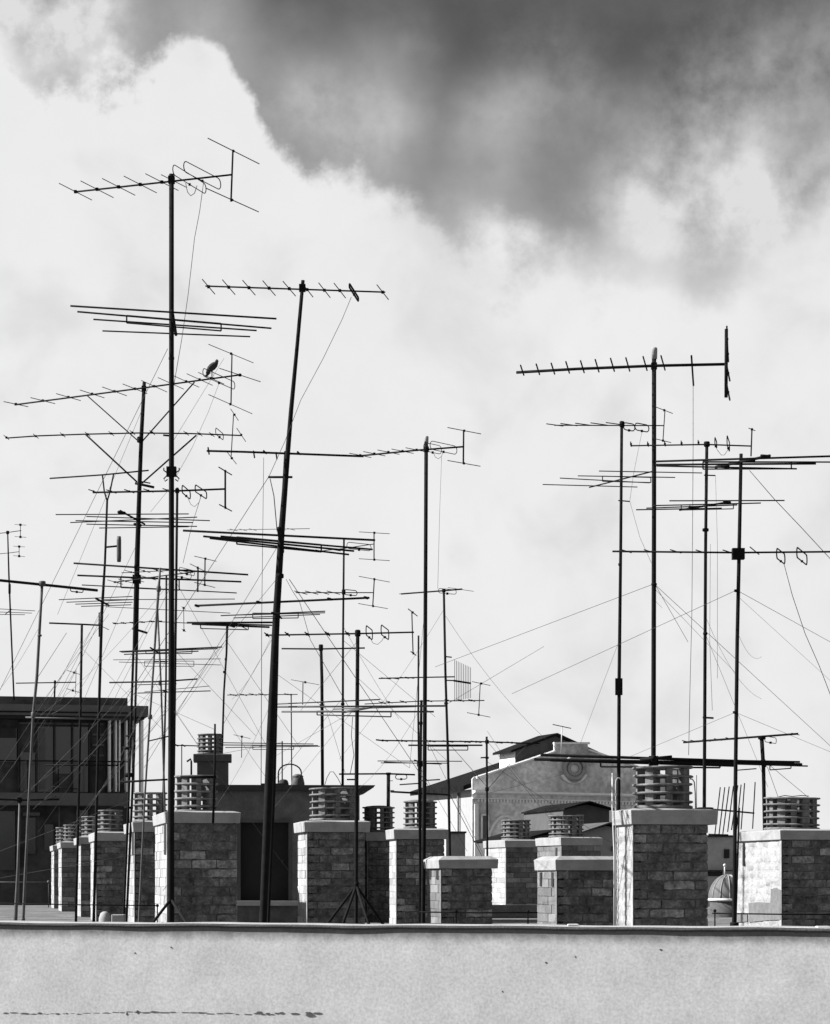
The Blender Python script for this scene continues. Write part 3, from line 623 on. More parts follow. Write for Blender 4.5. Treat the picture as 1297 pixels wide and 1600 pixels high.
# ------------------------------------------------------------------ masts and aerials
class Mast:
    def __init__(s, label, Y, pts, ground=False, m=M_MET, collars=(), cap=None):
        s.Y = Y; s.pts = pts; s.m = m
        P = [un(x, y, Y) for x, y, w_ in pts]; R = [w_/2*Y/F for x, y, w_ in pts]
        if ground and P[-1].z > GZ:
            d = (P[-1]-P[-2]); k = (GZ-P[-1].z)/d.z if abs(d.z) > 1e-6 else 0; P.append(P[-1]+d*k); R.append(R[-1])
        s.base = P[-1].copy(); s.t = thing('aerial_mast', label, 'aerial mast', s.base, 'television aerial masts on the roofs')
        mb = MB(); mb.tube(P, R, 10); mb.build('pole', m, s.t, s.base)
        for x, y, w_, h_ in collars: s.block('collar', x, y, w_, h_)
        if cap:
            x, y0, y1, w_ = cap; mb = MB(); a = un(x, y0, Y); b = un(x, y1, Y); r_ = w_/2*Y/F
            mb.tube([b, a*.8+b*.2, a*.94+b*.06, a], [r_*.9, r_, r_*.95, r_*.75], 10); mb.build('pole_cap', M_CAP, s.t, s.base)
    def block(s, name, x, y, w_, h_, m=None):
        mb = MB(); c = un(x, y, s.Y); k = s.Y/F
        mb.tube([c-Vector((0, 0, h_*k/2)), c-Vector((0, 0, h_*k*.35)), c+Vector((0, 0, h_*k*.35)), c+Vector((0, 0, h_*k/2))], [w_*k*.42, w_*k/2, w_*k/2, w_*k*.42], 8)
        if w_ > 10 and h_ > 12: mb = MB(); mb.cbox(c, w_*k, w_*k*.8, h_*k)
        mb.build(name, m or s.m, s.t, s.base)
    def line(s, name, pts, w_, m=None, dY=0.):
        mb = MB(); n = len(pts)
        mb.tube([un(x, y, s.Y+dY*i/(n-1)) for i, (x, y) in enumerate(pts)], w_/2*s.Y/F, 6); mb.build(name, m or s.m, s.t, s.base)
    def bracket(s, x0, y0, x1, y1, w_=3): s.line('bracket', [(x0, y0), (x1, y1)], w_)
    def wire(s, x0, y0, x1, y1, dY=2., w_=.7, sag=0., m=None, name='guy_wire'):
        mb = MB(); n = 9 if sag else 2; A = un(x0, y0, s.Y); 
        # far end: on the terrace or at the given depth
        B = un(x1, y1, s.Y+dY); Ps = []
        for i in range(n):
            t_ = i/(n-1); p = A.lerp(B, t_); p.z -= sag*4*t_*(1-t_); Ps.append(p)
        mb.tube(Ps, w_/2*s.Y/F, 5); mb.build(name, m or M_WIRE, s.t, s.base)
    def cable(s, pts, w_=.8, m=None):
        mb = MB(); mb.tube([un(x, y, s.Y-.06) for x, y in pts], w_/2*s.Y/F, 5); mb.build('cable', m or M_WIRE, s.t, s.base)
    def tripod(s, y0, feet, w_=3):
        for x in feet:
            mb = MB(); x0 = s.xat(y0); A = un(x0, y0, s.Y); k = (x-x0)
            dy = 0.55 if abs(k) > 30 else (-.5)
            B = un(x, 1443, s.Y+dy); d = B-A; B = A+d*((GZ-A.z)/d.z)
            mb.tube([A, B], w_/2*s.Y/F, 6); mb.build('leg', s.m, s.t, s.base)
    def xat(s, y):
        P = s.pts
        for a, b in zip(P, P[1:]):
            if a[1] <= y <= b[1]: return a[0]+(b[0]-a[0])*(y-a[1])/(b[1]-a[1])
        return P[-1][0]
class Aerial:
    """one aerial on a mast: it lies in the horizontal plane through its clamp"""
    def __init__(s, M, y, boom, w_=2.5, clamp=0, m=None, lim=.8):
        s.M = M; s.Y = M.Y; s.lim = lim; s.m = m or M_MET; x = M.xat(y); s.Z = un(x, y, s.Y).z
        mb = MB(); P = [s.P(a, b) for a, b in boom]
        if len(P) == 1: P = [P[0]-Vector((0, .3, 0)), P[0]+Vector((0, .3, 0))]
        mb.tube(P, w_/2*s.Y/F, 8)
        if clamp: mb.cbox(un(x, y, s.Y), clamp*s.Y/F, clamp*s.Y/F, clamp*s.Y/F*1.1)
        s.o = mb.build('aerial', s.m, M.t, M.base)
    def P(s, x, y, Z=None, Yc=None):
        Z = s.Z if Z is None else Z; Yc = Yc or s.Y; h = HY-y
        Y = F*Z/h if h > 40 else Yc
        return un(x, y, max(Yc-s.lim, min(Yc+s.lim, Y)))
    def els(s, cs, dx, dy, w_=1.4, knob=0, dx2=None, dy2=None):
        n = len(cs)
        for i, (x, y) in enumerate(cs):
            t_ = i/max(1, n-1); a = dx if dx2 is None else dx+(dx2-dx)*t_; b = dy if dy2 is None else dy+(dy2-dy)*t_
            c = s.P(x, y); lim = s.lim
            p0 = s.P(x-a, y-b, c.z, c.y); p1 = s.P(x+a, y+b, c.z, c.y)
            mb = MB(); mb.tube([p0, p1], w_/2*s.Y/F, 6)
            if knob: mb.cbox(c, knob*s.Y/F, knob*s.Y/F, knob*s.Y/F)
            mb.build('element', s.m, s.o, s.M.base)
    def lines(s, ls, w_=2.5):
        for q in ls:
            ww = q[4] if len(q) > 4 else w_
            mb = MB(); mb.tube([s.P(q[0], q[1]), s.P(q[2], q[3])], ww/2*s.Y/F, 6); mb.build('element', s.m, s.o, s.M.base)
    def loop(s, x, y, dx, dy, r, w_=1.5):
        c = s.P(x, y); a = s.P(x-dx, y-dy, c.z, c.y); b = s.P(x+dx, y+dy, c.z, c.y); R = r*s.Y/F; u = (b-a).normalized() if (b-a).length > 1e-4 else Vector((1, 0, 0)); z = Vector((0, 0, 1)); pts = []
        L_ = (b-a).length; R1 = min(R, L_*.5)
        for k in range(7): t_ = -math.pi/2+math.pi*k/6; pts.append(b-u*R1+u*R1*math.cos(t_)+z*R*math.sin(t_))
        for k in range(7): t_ = math.pi/2+math.pi*k/6; pts.append(a+u*R1+u*R1*math.cos(t_)+z*R*math.sin(t_))
        mb = MB(); mb.tube(pts, w_/2*s.Y/F, 6, closed=True); q = (a+b)/2-Vector((0, 0, R)); k_ = s.Y/F; mb.cbox(q, 3.4*k_, 3.4*k_, 3.4*k_)
        mb.build('folded_dipole', s.m, s.o, s.M.base)
    def rloop(s, x0, a0, b0, x1, a1, b1, w_=2):      # long flat folded dipole: left x, top, bottom; right x, top, bottom
        Yl = s.P(x0, (a0+b0)/2).y; Yr = s.P(x1, (a1+b1)/2).y
        mb = MB(); r = w_/2*s.Y/F; p = [un(x0, a0, Yl), un(x1, a1, Yr), un(x1, b1, Yr), un(x0, b0, Yl)]
        for i in range(4): mb.tube([p[i], p[(i+1) % 4]], r, 6)
        mb.build('folded_dipole', s.m, s.o, s.M.base)
    def post(s, x0, y0, x1, y1, w_, refs=(), rw=1.4):
        Yc = s.P((x0+x1)/2, (y0+y1)/2).y
        mb = MB(); mb.tube([un(x0, y0, Yc), un(x1, y1, Yc)], w_/2*s.Y/F, 6); mb.build('reflector_post', s.m, s.o, s.M.base)
        for x, y, dx, dy in refs:
            c = un(x, y, Yc); mb = MB(); mb.tube([s.P(x-dx, y-dy, c.z, Yc), s.P(x+dx, y+dy, c.z, Yc)], rw/2*s.Y/F, 6); mb.cbox(c, 3.2*s.Y/F, 3.2*s.Y/F, 3.2*s.Y/F); mb.build('reflector', s.m, s.o, s.M.base)
def lin(a, b, n): return [(a[0]+(b[0]-a[0])*i/(n-1), a[1]+(b[1]-a[1])*i/(n-1)) for i in range(n)]
# --- tallest mast
m1 = Mast('tallest mast, straight dark pole on a low tripod with a folded dipole aerial on top', 33, [(268, 272, 7.6), (268, 560, 7.8), (268, 900, 8.6), (267.5, 1180, 9.6), (267, 1440, 11)], True, collars=((268, 737, 15, 15), (268, 560, 9, 5)))
a = Aerial(m1, 281, [(116, 300), (362, 273)], 3, 10)
a.els(lin((118, 299.5), (253, 284.5), 5), 25.5, 13, 1.5, 4.5); a.els([(272, 283)], 20, 10, 1.4)
a.loop(296, 280, 26, 16, 8, 1.5); a.loop(316, 274, 29, 15, 8.5, 1.6); a.post(364, 234, 361, 315, 2.8, ((365, 236, 40, 20), (363, 312.5, 41, 18.5)), 1.7)
m1.cable([(290, 286), (293, 300), (298, 306), (304, 302), (308, 290)], 1.2); m1.cable([(318, 286), (312, 330), (304, 372), (294, 460), (284, 530), (272, 600)], 1.0)
a = Aerial(m1, 503, [(269, 486), (275, 523)], 5, 0, lim=.75)
a.lines([(110, 478, 432, 498, 3), (121, 487, 424, 513, 2.8), (146, 499, 401, 516.5, 2.6), (160, 517, 391, 526, 2.4)]); a.rloop(198, 493, 504.5, 345.5, 505.5, 517, 2.4)
for sx in (-1, 1):
    m1.line('hook', [(268+sx*3, 742), (268+sx*9, 737), (268+sx*12, 735), (268+sx*12, 731)], 2); m1.line('hook', [(268+sx*6, 742), (268+sx*12, 748), (268+sx*10, 752), (268+sx*6, 749)], 2)
m1.tripod(1405, (238, 292), 4.6); m1.wire(262, 545, 0, 1078, 10, .9); m1.bracket(255, 680, 268, 681, 3)
# --- leaning mast
m2 = Mast('tall mast leaning left of centre, thick at the foot and bent, crossing the black doorway', 34, [(473.5, 438, 5.5), (464, 545, 6), (455, 640, 7), (449, 715, 8), (440, 830, 10), (432, 960, 11.5), (423, 1150, 13), (417, 1300, 13), (411, 1442, 12)], True, collars=((437, 900, 13, 7),))
a = Aerial(m2, 450, [(321, 447), (602, 456.5)], 2.6, 10); a.els(lin((326, 448), (452, 451), 5), 9.8, 11.5, 1.5, 4.4); a.els([(480, 452.5), (507, 453.5), (531, 454), (598, 456.5)], 9, 11.5, 1.5, 4.2)
a.loop(553, 457, 7, 11, 3, 3); m2.cable([(549, 464), (535, 498), (505, 560), (470, 625), (445, 690), (420, 745)], .9)
a = Aerial(m2, 708, [(323, 704.5), (380, 706), (568, 713)], 3.4); a.els([(326, 704.5), (397, 710), (432, 712)], .8, 5, 2.5); a.els([(467, 708), (414, 706.5)], 2, 2, 3)
m2.bracket(419, 745.5, 457, 745.5, 3.6)
a = Aerial(m2, 845, [(436, 826), (441, 862)], 7, 0, lim=.8, )
a.lines([(286, 829, 586, 844, 3.4), (318, 838, 553, 861, 3.2), (328, 841, 545, 866.5, 3), (345, 838, 582, 858.5, 3)]); a.rloop(370, 839, 850, 502, 851, 862.5, 2.4)
a = Aerial(m2, 940, [(306, 946.5), (577, 934)], 3.4); a.els([(308, 946.5), (404, 941), (515, 936), (572, 934)], 2.5, .6, 4.4)
a = Aerial(m2, 963, [(425, 957), (440, 966)], 3); a.lines([(345, 962, 508, 955, 1.8), (365, 965.5, 500, 960, 1.6), (370, 961, 508, 957.5, 1.6)]); a.rloop(395, 958, 966.5, 466, 958.5, 965.5, 1.5)
m2.wire(452, 905, 672, 1232, 9, 1.1); m2.wire(420, 745, 150, 1165, 8, 1.0); m2.wire(436, 850, 225, 1200, 6, .8); m2.wire(432, 905, 150, 1245, 9, .7)
m2.cable([(422, 748), (428, 775), (433, 830)], 1.6); m2.cable([(447, 905), (458, 925), (468, 940), (485, 1000), (545, 1105)], .9)
m2b = Mast('slim second pole strapped along the right side of the leaning mast', 34.4, [(447, 705, 6), (440, 830, 6), (433, 1000, 6), (428, 1222, 6.5), (419, 1442, 5)], True)
# --- right hand group
m3 = Mast('tall straight mast rising behind the biggest chimney with a pale wrapped top', 35.4, [(1022, 556, 7), (1022, 800, 7), (1021.5, 1000, 7.4), (1021, 1262, 7.6)], True, collars=((1022, 913, 9, 4),), cap=(1022.5, 543, 561, 9.5))
a = Aerial(m3, 572, [(807, 582), (900, 576.5), (1022, 571.5), (1135, 569)], 4.6, 9)
a.els([(816, 578.5), (840.5, 577), (864, 576), (887, 574), (910, 573), (933, 571.5), (957, 570), (981, 569.5), (1008, 568), (1036, 567)], 2.6, 7.8, 2.4, 0, 3.2, 11.2); a.els([(1082, 579)], 1.6, 23, 3.2)
a.post(1135, 514, 1134.5, 621, 5.4, ((1136.5, 530, .8, 20), (1137.5, 553, .8, 12), (1138, 583, 2.4, 12), (1138, 613, 2.4, 12)), 2.8)
m3.cable([(1083, 602), (1083, 700), (1082, 850), (1081, 960), (1078, 1080), (1076, 1180)], 1.0, M_WIREL)
a = Aerial(m3, 1189, [(1021, 1184), (1023, 1194)], 9, 14, lim=.5)
a.lines([(845, 1179.5, 1240, 1192, 4.6), (835, 1186.5, 1253, 1194.5, 4.6), (860, 1188, 1150, 1196.5, 4), (1000, 1187, 1050, 1182.5, 5)]); a.rloop(938.5, 1190.5, 1198, 1125, 1195, 1199.5, 2.8)
m3.wire(1020, 913, 680, 1042, 8, .8, m=M_WIRE); m3.wire(1024, 914, 1297, 1165, 6, .8); m3.wire(1024, 914, 1075, 1003, 4, .8); m3.wire(1023, 920, 1150, 1052, 9, .6, m=M_WIREL)
m4 = Mast('thin mast with a box joint behind the left corner of the biggest chimney', 35.2, [(971.5, 658, 4.6), (970, 850, 4.8), (967.5, 1060, 5.6), (966.5, 1280, 5.8)], True, collars=((967, 1073, 11, 26), (972, 663, 8, 9), (969, 882, 6, 4)))
a = Aerial(m4, 664, [(866, 664.5), (1037, 665)], 1.8); a.els([(867, 664), (889, 663.5), (912, 663), (936, 662.5), (960, 662)], 13, 1.8, 1.6); a.loop(983, 667, 9, 1.5, 5.5, 1.8); a.loop(1003, 668, 11, 2, 5.5, 1.8); a.post(1039, 642, 1036, 688, 1.5, ((1038, 641, 13, 5), (1036, 688.5, 12.5, 3)), 1.3)
a = Aerial(m4, 752, [(921, 761.5), (1018, 737)], 2.2); a.lines([(936, 736, 1097, 739), (903, 743.5, 1055, 746), (875, 747, 1015, 754.5), (848, 757, 996, 761)], 1.6); a.rloop(941.5, 744, 752, 1017, 746, 754, 1.6)
m4.bracket(966, 782, 984, 783.5, 2); m4.cable([(1003, 675), (990, 740), (984, 783), (1000, 840), (1018, 880)], .6, M_WIREL)
m5 = Mast('thin mast with a round clamp behind the right end of the biggest chimney', 34.8, [(1104.5, 690, 5), (1102.5, 860, 5), (1100.5, 1262, 5.6)], True, collars=((1104.5, 694, 9.5, 8), (1102.5, 828, 10, 5), (1102, 990, 7, 4)))
a = Aerial(m5, 696, [(985, 696.5), (1104, 694.5), (1174, 697)], 2.3); a.els([(986, 694), (1012.5, 694), (1039, 693.5), (1065, 692.5), (1091.5, 691.5)], .7, 3.6, 1.7, 3); a.loop(1118.5, 692, 1.5, 4, 5, 1.8); a.loop(1138, 693, 2, 6, 7, 1.8); a.post(1175, 669, 1173.5, 713, 2.2, ((1175, 671, 5, 2),))
m5.cable([(1120, 702), (1127, 711), (1132, 711), (1138, 702)], .8)
a = Aerial(m5, 790, [(1062, 797), (1141, 784)], 3); a.lines([(1046, 782.5, 1226, 782), (1020, 790, 1189, 786), (1010, 794, 1152, 789), (994, 796.5, 1128, 794)], 2); a.rloop(1064.5, 789, 797, 1146, 787, 795, 1.6); a.els([(1082, 793), (1136, 785)], 5, .6, 5)
m5.bracket(1100, 742.5, 1118, 743, 2); m5.bracket(1098, 1121, 1115, 1122, 3); m5.block('base_plate', 1102, 1263, 26, 3); m5.cable([(1110, 850), (1109, 1000), (1113, 1110)], .7, M_WIREL); m5.cable([(1118, 743), (1121, 850), (1121, 1060)], .6, M_WIREL)
m6 = Mast('mast in front of the right edge chimney carrying a square clamp box', 30, [(1158, 709, 5.4), (1155, 860, 6), (1152, 1000, 6), (1149.5, 1200, 6.2), (1147, 1442, 6.6)], True, collars=((1153.5, 865.5, 19, 17), (1151, 923, 8, 4), (1149, 1113, 8, 4), (1147.5, 1444, 14, 6)))
a = Aerial(m6, 722, [(1118, 730), (1203, 712)], 4.6); a.lines([(1024, 721, 1310, 712.5, 3.2), (1098, 721.5, 1310, 722, 2.4), (1024, 726, 1275, 724.5, 3.2), (1026, 728, 1245, 732.5, 2.6)]); a.rloop(1098.5, 722, 733, 1236.5, 722, 732.5, 2.2); a.els([(1196, 713), (1172, 720), (1132, 729)], 7, .5, 5.5)
m6.cable([(1171, 735), (1210, 780), (1250, 822), (1300, 876)], 1.1)
a = Aerial(m6, 863, [(957, 861.5), (1150, 863.5), (1310, 862)], 3, 0); a.els([(978, 861), (1015, 861.5), (1056, 861.5), (1096, 862), (1138, 862)], 8.5, 2.6, 1.8); a.els([(1179, 860.5)], 7, 5.8, 1.8); a.loop(1220, 869, 6.5, 5, 8, 2.2); a.loop(1253, 869, 8, 6.5, 8, 2.2)
m6.cable([(1225, 881), (1238, 930), (1258, 990), (1280, 1040), (1300, 1092)], 1.1)
m6.wire(1151, 922, 800, 1084, 8, .8); m6.wire(1151, 922, 1310, 1010, 5, .8); m6.wire(1149, 1113, 985, 1182, 6, .6); m6.wire(1149, 1113, 1310, 1180, 5, .6, m=M_WIREL); m6.wire(1151, 930, 1310, 1075, 7, .5, m=M_WIREL)
m25 = Mast('short thick mast behind the cowl of the right edge chimney', 42, [(1190, 1151, 6.5), (1193, 1200, 6), (1195, 1300, 6)], True, collars=((1190.5, 1153, 12, 5), (1192.5, 1191, 8, 9)))
a = Aerial(m25, 1152, [(1068, 1160), (1247, 1146.5)], 3.2, lim=.5); a.els([(1072, 1158.5), (1085, 1158), (1104, 1157), (1122, 1155.5), (1140, 1154), (1243, 1147)], 6, 1.5, 1.3); a.loop(1204, 1156, 9, 1.5, 4.5, 1.1)
a = Aerial(m25, 1193, [(1188, 1190), (1196, 1197)], 4, lim=.5); a.lines([(1120, 1188, 1250, 1190.5, 3), (1140, 1193.5, 1262, 1197, 2.4)]); a.rloop(1203, 1196, 1203, 1236, 1194, 1200.5, 1.8); a.lines([(1151, 1203.5, 1182, 1201)], 1.8)
m25.wire(1196, 1190, 1262, 1245, 2, .8, m=M_WIREL); m25.wire(1199, 1198, 1216, 1246, .5, .8)
mg = Mast('short mast holding a comb of slanting rods right of the biggest chimney', 38, [(1155, 1262, 3), (1153, 1330, 3)], True)
a = Aerial(mg, 1268, [(1092, 1263), (1130, 1266), (1178, 1270.5)], 2.6, lim=.4)
for i, (xt, xb, y0, y1) in enumerate(((1125.5, 1117, 1230, 1304), (1132.5, 1123.5, 1230, 1304), (1139.5, 1129.5, 1229, 1303), (1146, 1137, 1228, 1300), (1153, 1143, 1227, 1297), (1158, 1151, 1226, 1296), (1163.5, 1158, 1223.5, 1296), (1180, 1176, 1222, 1295))):
    mb = MB(); mb.tube([un(xt, y0, 38), un(xb, y1, 38)], .9*38/F, 6); mb.build('element', M_MET, a.o, mg.base)
mg.line('base_bar', [(1107, 1304), (1138, 1305)], 3)
# --- centre group
m7 = Mast('tall straight mast between the central chimneys with a pale top cap', 44, [(666, 690, 6), (665, 900, 6), (663.5, 1200, 6.6), (661, 1442, 7)], True, cap=(666.5, 681.5, 694, 6.5), collars=((666, 702, 9, 9),))
a = Aerial(m7, 702, [(560, 712.5), (651, 703.5), (724, 698)], 2.8); a.els([(563, 711.5), (585, 709), (607, 706.5), (629, 705), (651, 703)], 17, 3.4, 1.2, 3.6)
a.loop(676, 700.5, 14, 3, 6.5, 1.1); a.loop(693, 699.5, 21, 4.5, 6.5, 1.2); a.post(724.5, 672, 724, 724.5, 2.6, ((725.5, 673, 26, 5), (725, 724, 25.5, 4.5)), 1.3)
m7.cable([(677, 706), (680, 714), (685, 717), (690, 713), (692, 706)], .8); m7.cable([(690, 714), (687, 800), (684, 920)], .6, M_WIREL)
m8 = Mast('tripod mast standing in front of the wide chimney right of the doorway', 35, [(559, 984, 5.6), (558.5, 1060, 6), (557, 1240, 6.4), (556.5, 1442, 5.6)], True, collars=((559, 989.5, 9, 10), (557, 1382, 8, 8)))
a = Aerial(m8, 990, [(415, 992.5), (559, 990), (640, 988), (647, 988)], 2.6); a.els([(417, 992), (449, 991), (480, 991), (512, 990.5), (543, 990)], 3.5, 3.2, 2, 4); a.loop(577, 988.5, 5, 4, 7.5, 1.8); a.loop(601.5, 988, 6, 4.5, 7.5, 1.8); a.post(643.5, 955, 645.5, 1022, 1.8, ((645, 957, 7, 5.5), (646, 1021, 4, 3)), 1.6)
m8.cable([(577, 995), (583, 1005), (590, 1007), (597, 1001), (600, 995)], .8)
a = Aerial(m8, 1110, [(535, 1113), (580, 1105)], 4, m=M_GAL, lim=.5); a.lines([(433, 1104.5, 697, 1103, 2.8), (440, 1112, 678, 1112, 2.8), (432, 1100, 594, 1093, 2), (520, 1108, 650, 1104, 2)]); a.rloop(495.5, 1111, 1117, 611, 1112, 1120, 2)
m8.tripod(1384, (512, 536, 576, 598), 4.6); m8.bracket(542, 1218, 557, 1218, 2.4); m8.cable([(551, 1120), (549, 1150), (553, 1180), (547, 1210)], 1.2)
m8.wire(555, 1110, 415, 1190, 6, .6, m=M_WIREL); m8.wire(560, 1060, 700, 1190, 7, .6, m=M_WIREL)
m18 = Mast('short mast with plain crossbar on the stair house roof', 51.2, [(501.5, 1007, 4.6), (503, 1060, 5), (504, 1228, 5)], False, collars=((501.5, 1012, 7, 10), (503, 1103, 7, 6)))
a = Aerial(m18, 1013, [(440, 1013.5), (501, 1014), (570, 1012.5)], 2.4)
m19 = Mast('slender mast on the stair house roof with small aerials and two reflector frames', 51.5, [(537.5, 841, 3), (536, 1000, 3.4), (535.5, 1228, 4)], False, collars=((537, 925, 6, 8), (535.5, 1100, 6, 4)))
a = Aerial(m19, 855, [(500, 861), (537, 857), (584, 850)], 1.4); a.els([(505, 861), (520, 859)], 12, 2, 1); a.loop(561, 854, 19, 2, 5, 1.1); a.post(584.5, 832, 584.5, 874, 1.8, ((585, 832.5, 24, 1.5), (585, 874.5, 24, 1.5)), 1)
a = Aerial(m19, 925, [(462, 926), (583, 926)], 1.6); a.els([(470, 926), (487, 926), (504, 926), (521, 926)], 10, 2.6, 1.3); a.loop(548, 926, 10, 1, 4, 1.4); a.post(585, 903.5, 582.5, 947, 1.8, ((585, 905, 24, 4.5), (583, 947, 23, 4)), 1)
m20 = Mast('double thin pole just left of the tall central mast', 46, [(654, 993, 2.8), (653.5, 1120, 3), (655, 1246, 3.4)], True)
a = Aerial(m20, 1059, [(592, 1060), (654, 1058.5), (710, 1057.5)], 2); a.els([(603, 1060), (616, 1060), (632, 1059), (640, 1059)], 7, 1, 1.4)
m20c = Mast('short companion pole with ringlike joints beside the double thin pole', 46.3, [(658.5, 1094, 4), (657.5, 1150, 4.4), (657, 1250, 4)], True, collars=((657.5, 1130, 6, 5), (656, 1194, 9, 8)))
a = Aerial(m20c, 1096, [(570, 1100), (658, 1095.5), (757, 1094.5)], 1.6); a.els([(597, 1098), (608, 1097), (630, 1096.5), (670, 1095), (700, 1094.5), (720, 1094.5), (737, 1094.5)], 5, 1.6, 1.4, 2.6); a.post(750.5, 1067, 748, 1118, 1.3, ((752, 1068, 14, 3), (748, 1117, 18, 3.5)), 1)
a = Aerial(m20c, 1190, [(648, 1188), (664, 1193)], 2.6); a.lines([(590, 1189, 722, 1189.5), (595, 1192, 700, 1192.5), (600, 1190.5, 690, 1194)], 1.4)
a = Aerial(m20c, 1239, [(611, 1237), (702, 1242)], 3); a.els([(640, 1225), (672, 1219)], 15, -1, 2)
m21 = Mast('leaning slim mast right of the tall central mast carrying a comb of vertical rods', 48, [(693.5, 920, 3.6), (696, 1050, 3.8), (700, 1180, 4), (703, 1342, 4.2)], True, collars=((693.5, 923, 6, 5), (697, 1099, 6, 4)))
a = Aerial(m21, 923, [(627, 928), (693, 923), (722, 920.5)], 2.4); a.els([(636, 927)], 12, -1, 1.1); a.loop(699, 924, 14, 1.2, 3.5, 1); a.els([(720, 921)], 20, 3, .8)
m21.bracket(697, 1026, 706, 1027, 2); m21.bracket(697, 1063, 712, 1063.5, 2)
a = Aerial(m21, 1064, [(709, 1063.5), (735, 1067.5)], 3)
for i in range(10):
    x = 710.5+i*2.75; mb = MB(); mb.tube([un(x, 1031+i*1.3, 48), un(x, 1096-i*.6, 48)], .45*48/F, 5); mb.build('element', M_MET, a.o, m21.base)
a = Aerial(m21, 1164.5, [(638, 1164.5), (754, 1164.5)], 2.6); a.rloop(669, 1166, 1172, 731, 1166, 1172, 1.6)
m22 = Mast('short mast with a long toothed aerial against the left end of the hall', 57, [(760.5, 1151, 3.4), (761, 1250, 3.4), (761.5, 1345, 3.4)], True, collars=((761, 1159, 6, 6), (761, 1184, 6, 3), (761, 1233, 6, 6)))
a = Aerial(m22, 1159, [(588, 1156), (596, 1157), (761, 1159), (843, 1162)], 2.2); a.els([(598, 1157), (628, 1157.5), (672, 1158), (700, 1158.5), (727, 1159), (744, 1159), (777, 1160), (800, 1160.5)], 8, 1.4, 1.4, 3); m22.bracket(751, 1184, 761, 1183.5, 2.2)
m22.wire(763, 1232, 822, 1165, 10, 1.0); m22.wire(763, 1232, 700, 1160, 5, .7); m22.wire(757, 1345, 702, 1240, -3, 1.0); m22.wire(763, 1160, 900, 1330, 8, .6, m=M_WIREL)
m23 = Mast('stubby mast with a single bar aerial behind the lidded cowls in the centre', 53, [(607, 1207, 5.6), (606.5, 1300, 5.4)], True, collars=((607, 1209, 8, 4),))
a = Aerial(m23, 1209.5, [(530, 1209.5), (607, 1209), (648, 1210.5)], 2.6, lim=.5); a.els([(610, 1220), (612, 1235)], 4, 0, 1); a.loop(627, 1214, 9, 0, 3.5, 1.3)
# --- left group
m9 = Mast('thick mast with two long strutted aerials and a pigeon, left of the tallest mast', 42, [(225.5, 597, 5.6), (221, 680, 6.4), (218, 760, 6.8), (214.5, 870, 8.2), (211.5, 1015, 9), (208.5, 1017, 4), (201, 1250, 4), (193, 1440, 4.4)], True, collars=((219, 687, 10, 9),))
a = Aerial(m9, 607, [(23, 632.5), (225, 606), (377, 585.5)], 2.6, 7); a.els([(25, 631.5), (67, 626), (107, 620.5), (144, 615.5), (179, 611.5), (211, 607.5)], 19, 4, 1.3, 3.6, 19, 7.5); a.els([(241, 603.5), (267, 599), (291, 596), (312, 593), (330, 591)], 20, 9, 1.2, 3.4)
a.els([(375, 586)], 32, 10.5, 1.3, 4); a.loop(342, 592, 25, 11, 6, 1.3); a.post(362.5, 552, 361, 632, 2, ((361, 552.5, 35, 14.5), (360, 631.5, 34, 15)), 1.2)
m9.line('strut', [(135, 617), (217, 690)], 1.8); m9.line('strut', [(304, 597), (222, 690)], 2.2); m9.cable([(343, 597), (325, 645), (300, 700), (275, 745)], .6, M_WIREL)
a = Aerial(m9, 678, [(10, 684.5), (60, 681), (130, 678.5), (219, 676.5), (300, 677.5), (378, 680.5)], 2.2); a.els([(10, 683.5), (56, 681.5), (98, 679.5), (137, 678.5), (174, 677.5), (207, 676), (238, 676), (291, 677), (312, 678), (331, 679)], 4, 3.4, 1.2, 3); a.loop(343, 678, 6, 5, 5, 1.3)
a.post(365, 647, 361, 717, 1.5, ((366.5, 648, 6, 9), (377, 679.5, 7, 10.5), (362.5, 716, 7, 9)), 1.1)
m9.line('strut', [(134, 679), (214, 753)], 2.6); m9.line('strut', [(307, 680), (222, 755)], 2.6); m9.bracket(211, 755, 241, 761.5, 4); m9.bracket(218, 752, 235, 755, 2)
a = Aerial(m9, 812, [(188, 798), (226, 819)], 3); a.lines([(87, 804, 295, 803), (135, 807, 328, 813.5), (110, 816.5, 308, 808), (118, 813.5, 302, 816.5), (135, 819, 308, 822.5), (155, 825, 295, 823)], 1.7); a.els([(190, 801), (215, 820)], 5, .8, 5)
a = Aerial(m9, 905, [(212, 884), (214, 920)], 5, 12); a.lines([(115, 880, 388, 898, 2.8), (121, 899, 377, 909, 2.8), (128, 914, 370, 926.5, 1.8)]); a.rloop(189, 901, 918, 280, 906, 922, 2)
m9.bracket(207, 982, 230, 989, 3.6); m9b = Mast('thin pole running beside the lower end of the thick strutted mast', 42.3, [(214, 1010, 3.8), (209.5, 1180, 3.8), (204, 1300, 4)], True)
m10 = Mast('short thin mast close behind the tallest mast with a framed aerial', 38, [(277, 762, 4), (275.5, 900, 4), (271, 1262, 4.2)], True)
a = Aerial(m10, 767, [(145, 769.5), (277, 767), (353, 764)], 3, 6); a.els([(146, 767.5), (174, 768), (202, 767.5), (232, 766.5), (262, 766)], 7.5, 2.6, 1.7, 2.5); a.loop(291, 769, 6.5, 5.5, 6, 1.9); a.loop(314, 768.5, 9, 6, 5.5, 1.9); a.post(352, 735, 352, 794, 3, ((352, 736, 10, 6), (352.5, 793.5, 9.5, 5)), 2)
m10.cable([(293, 777), (298, 788), (304, 792), (311, 785), (314, 776)], .8); m10.cable([(314, 776), (300, 820), (286, 880)], .8)
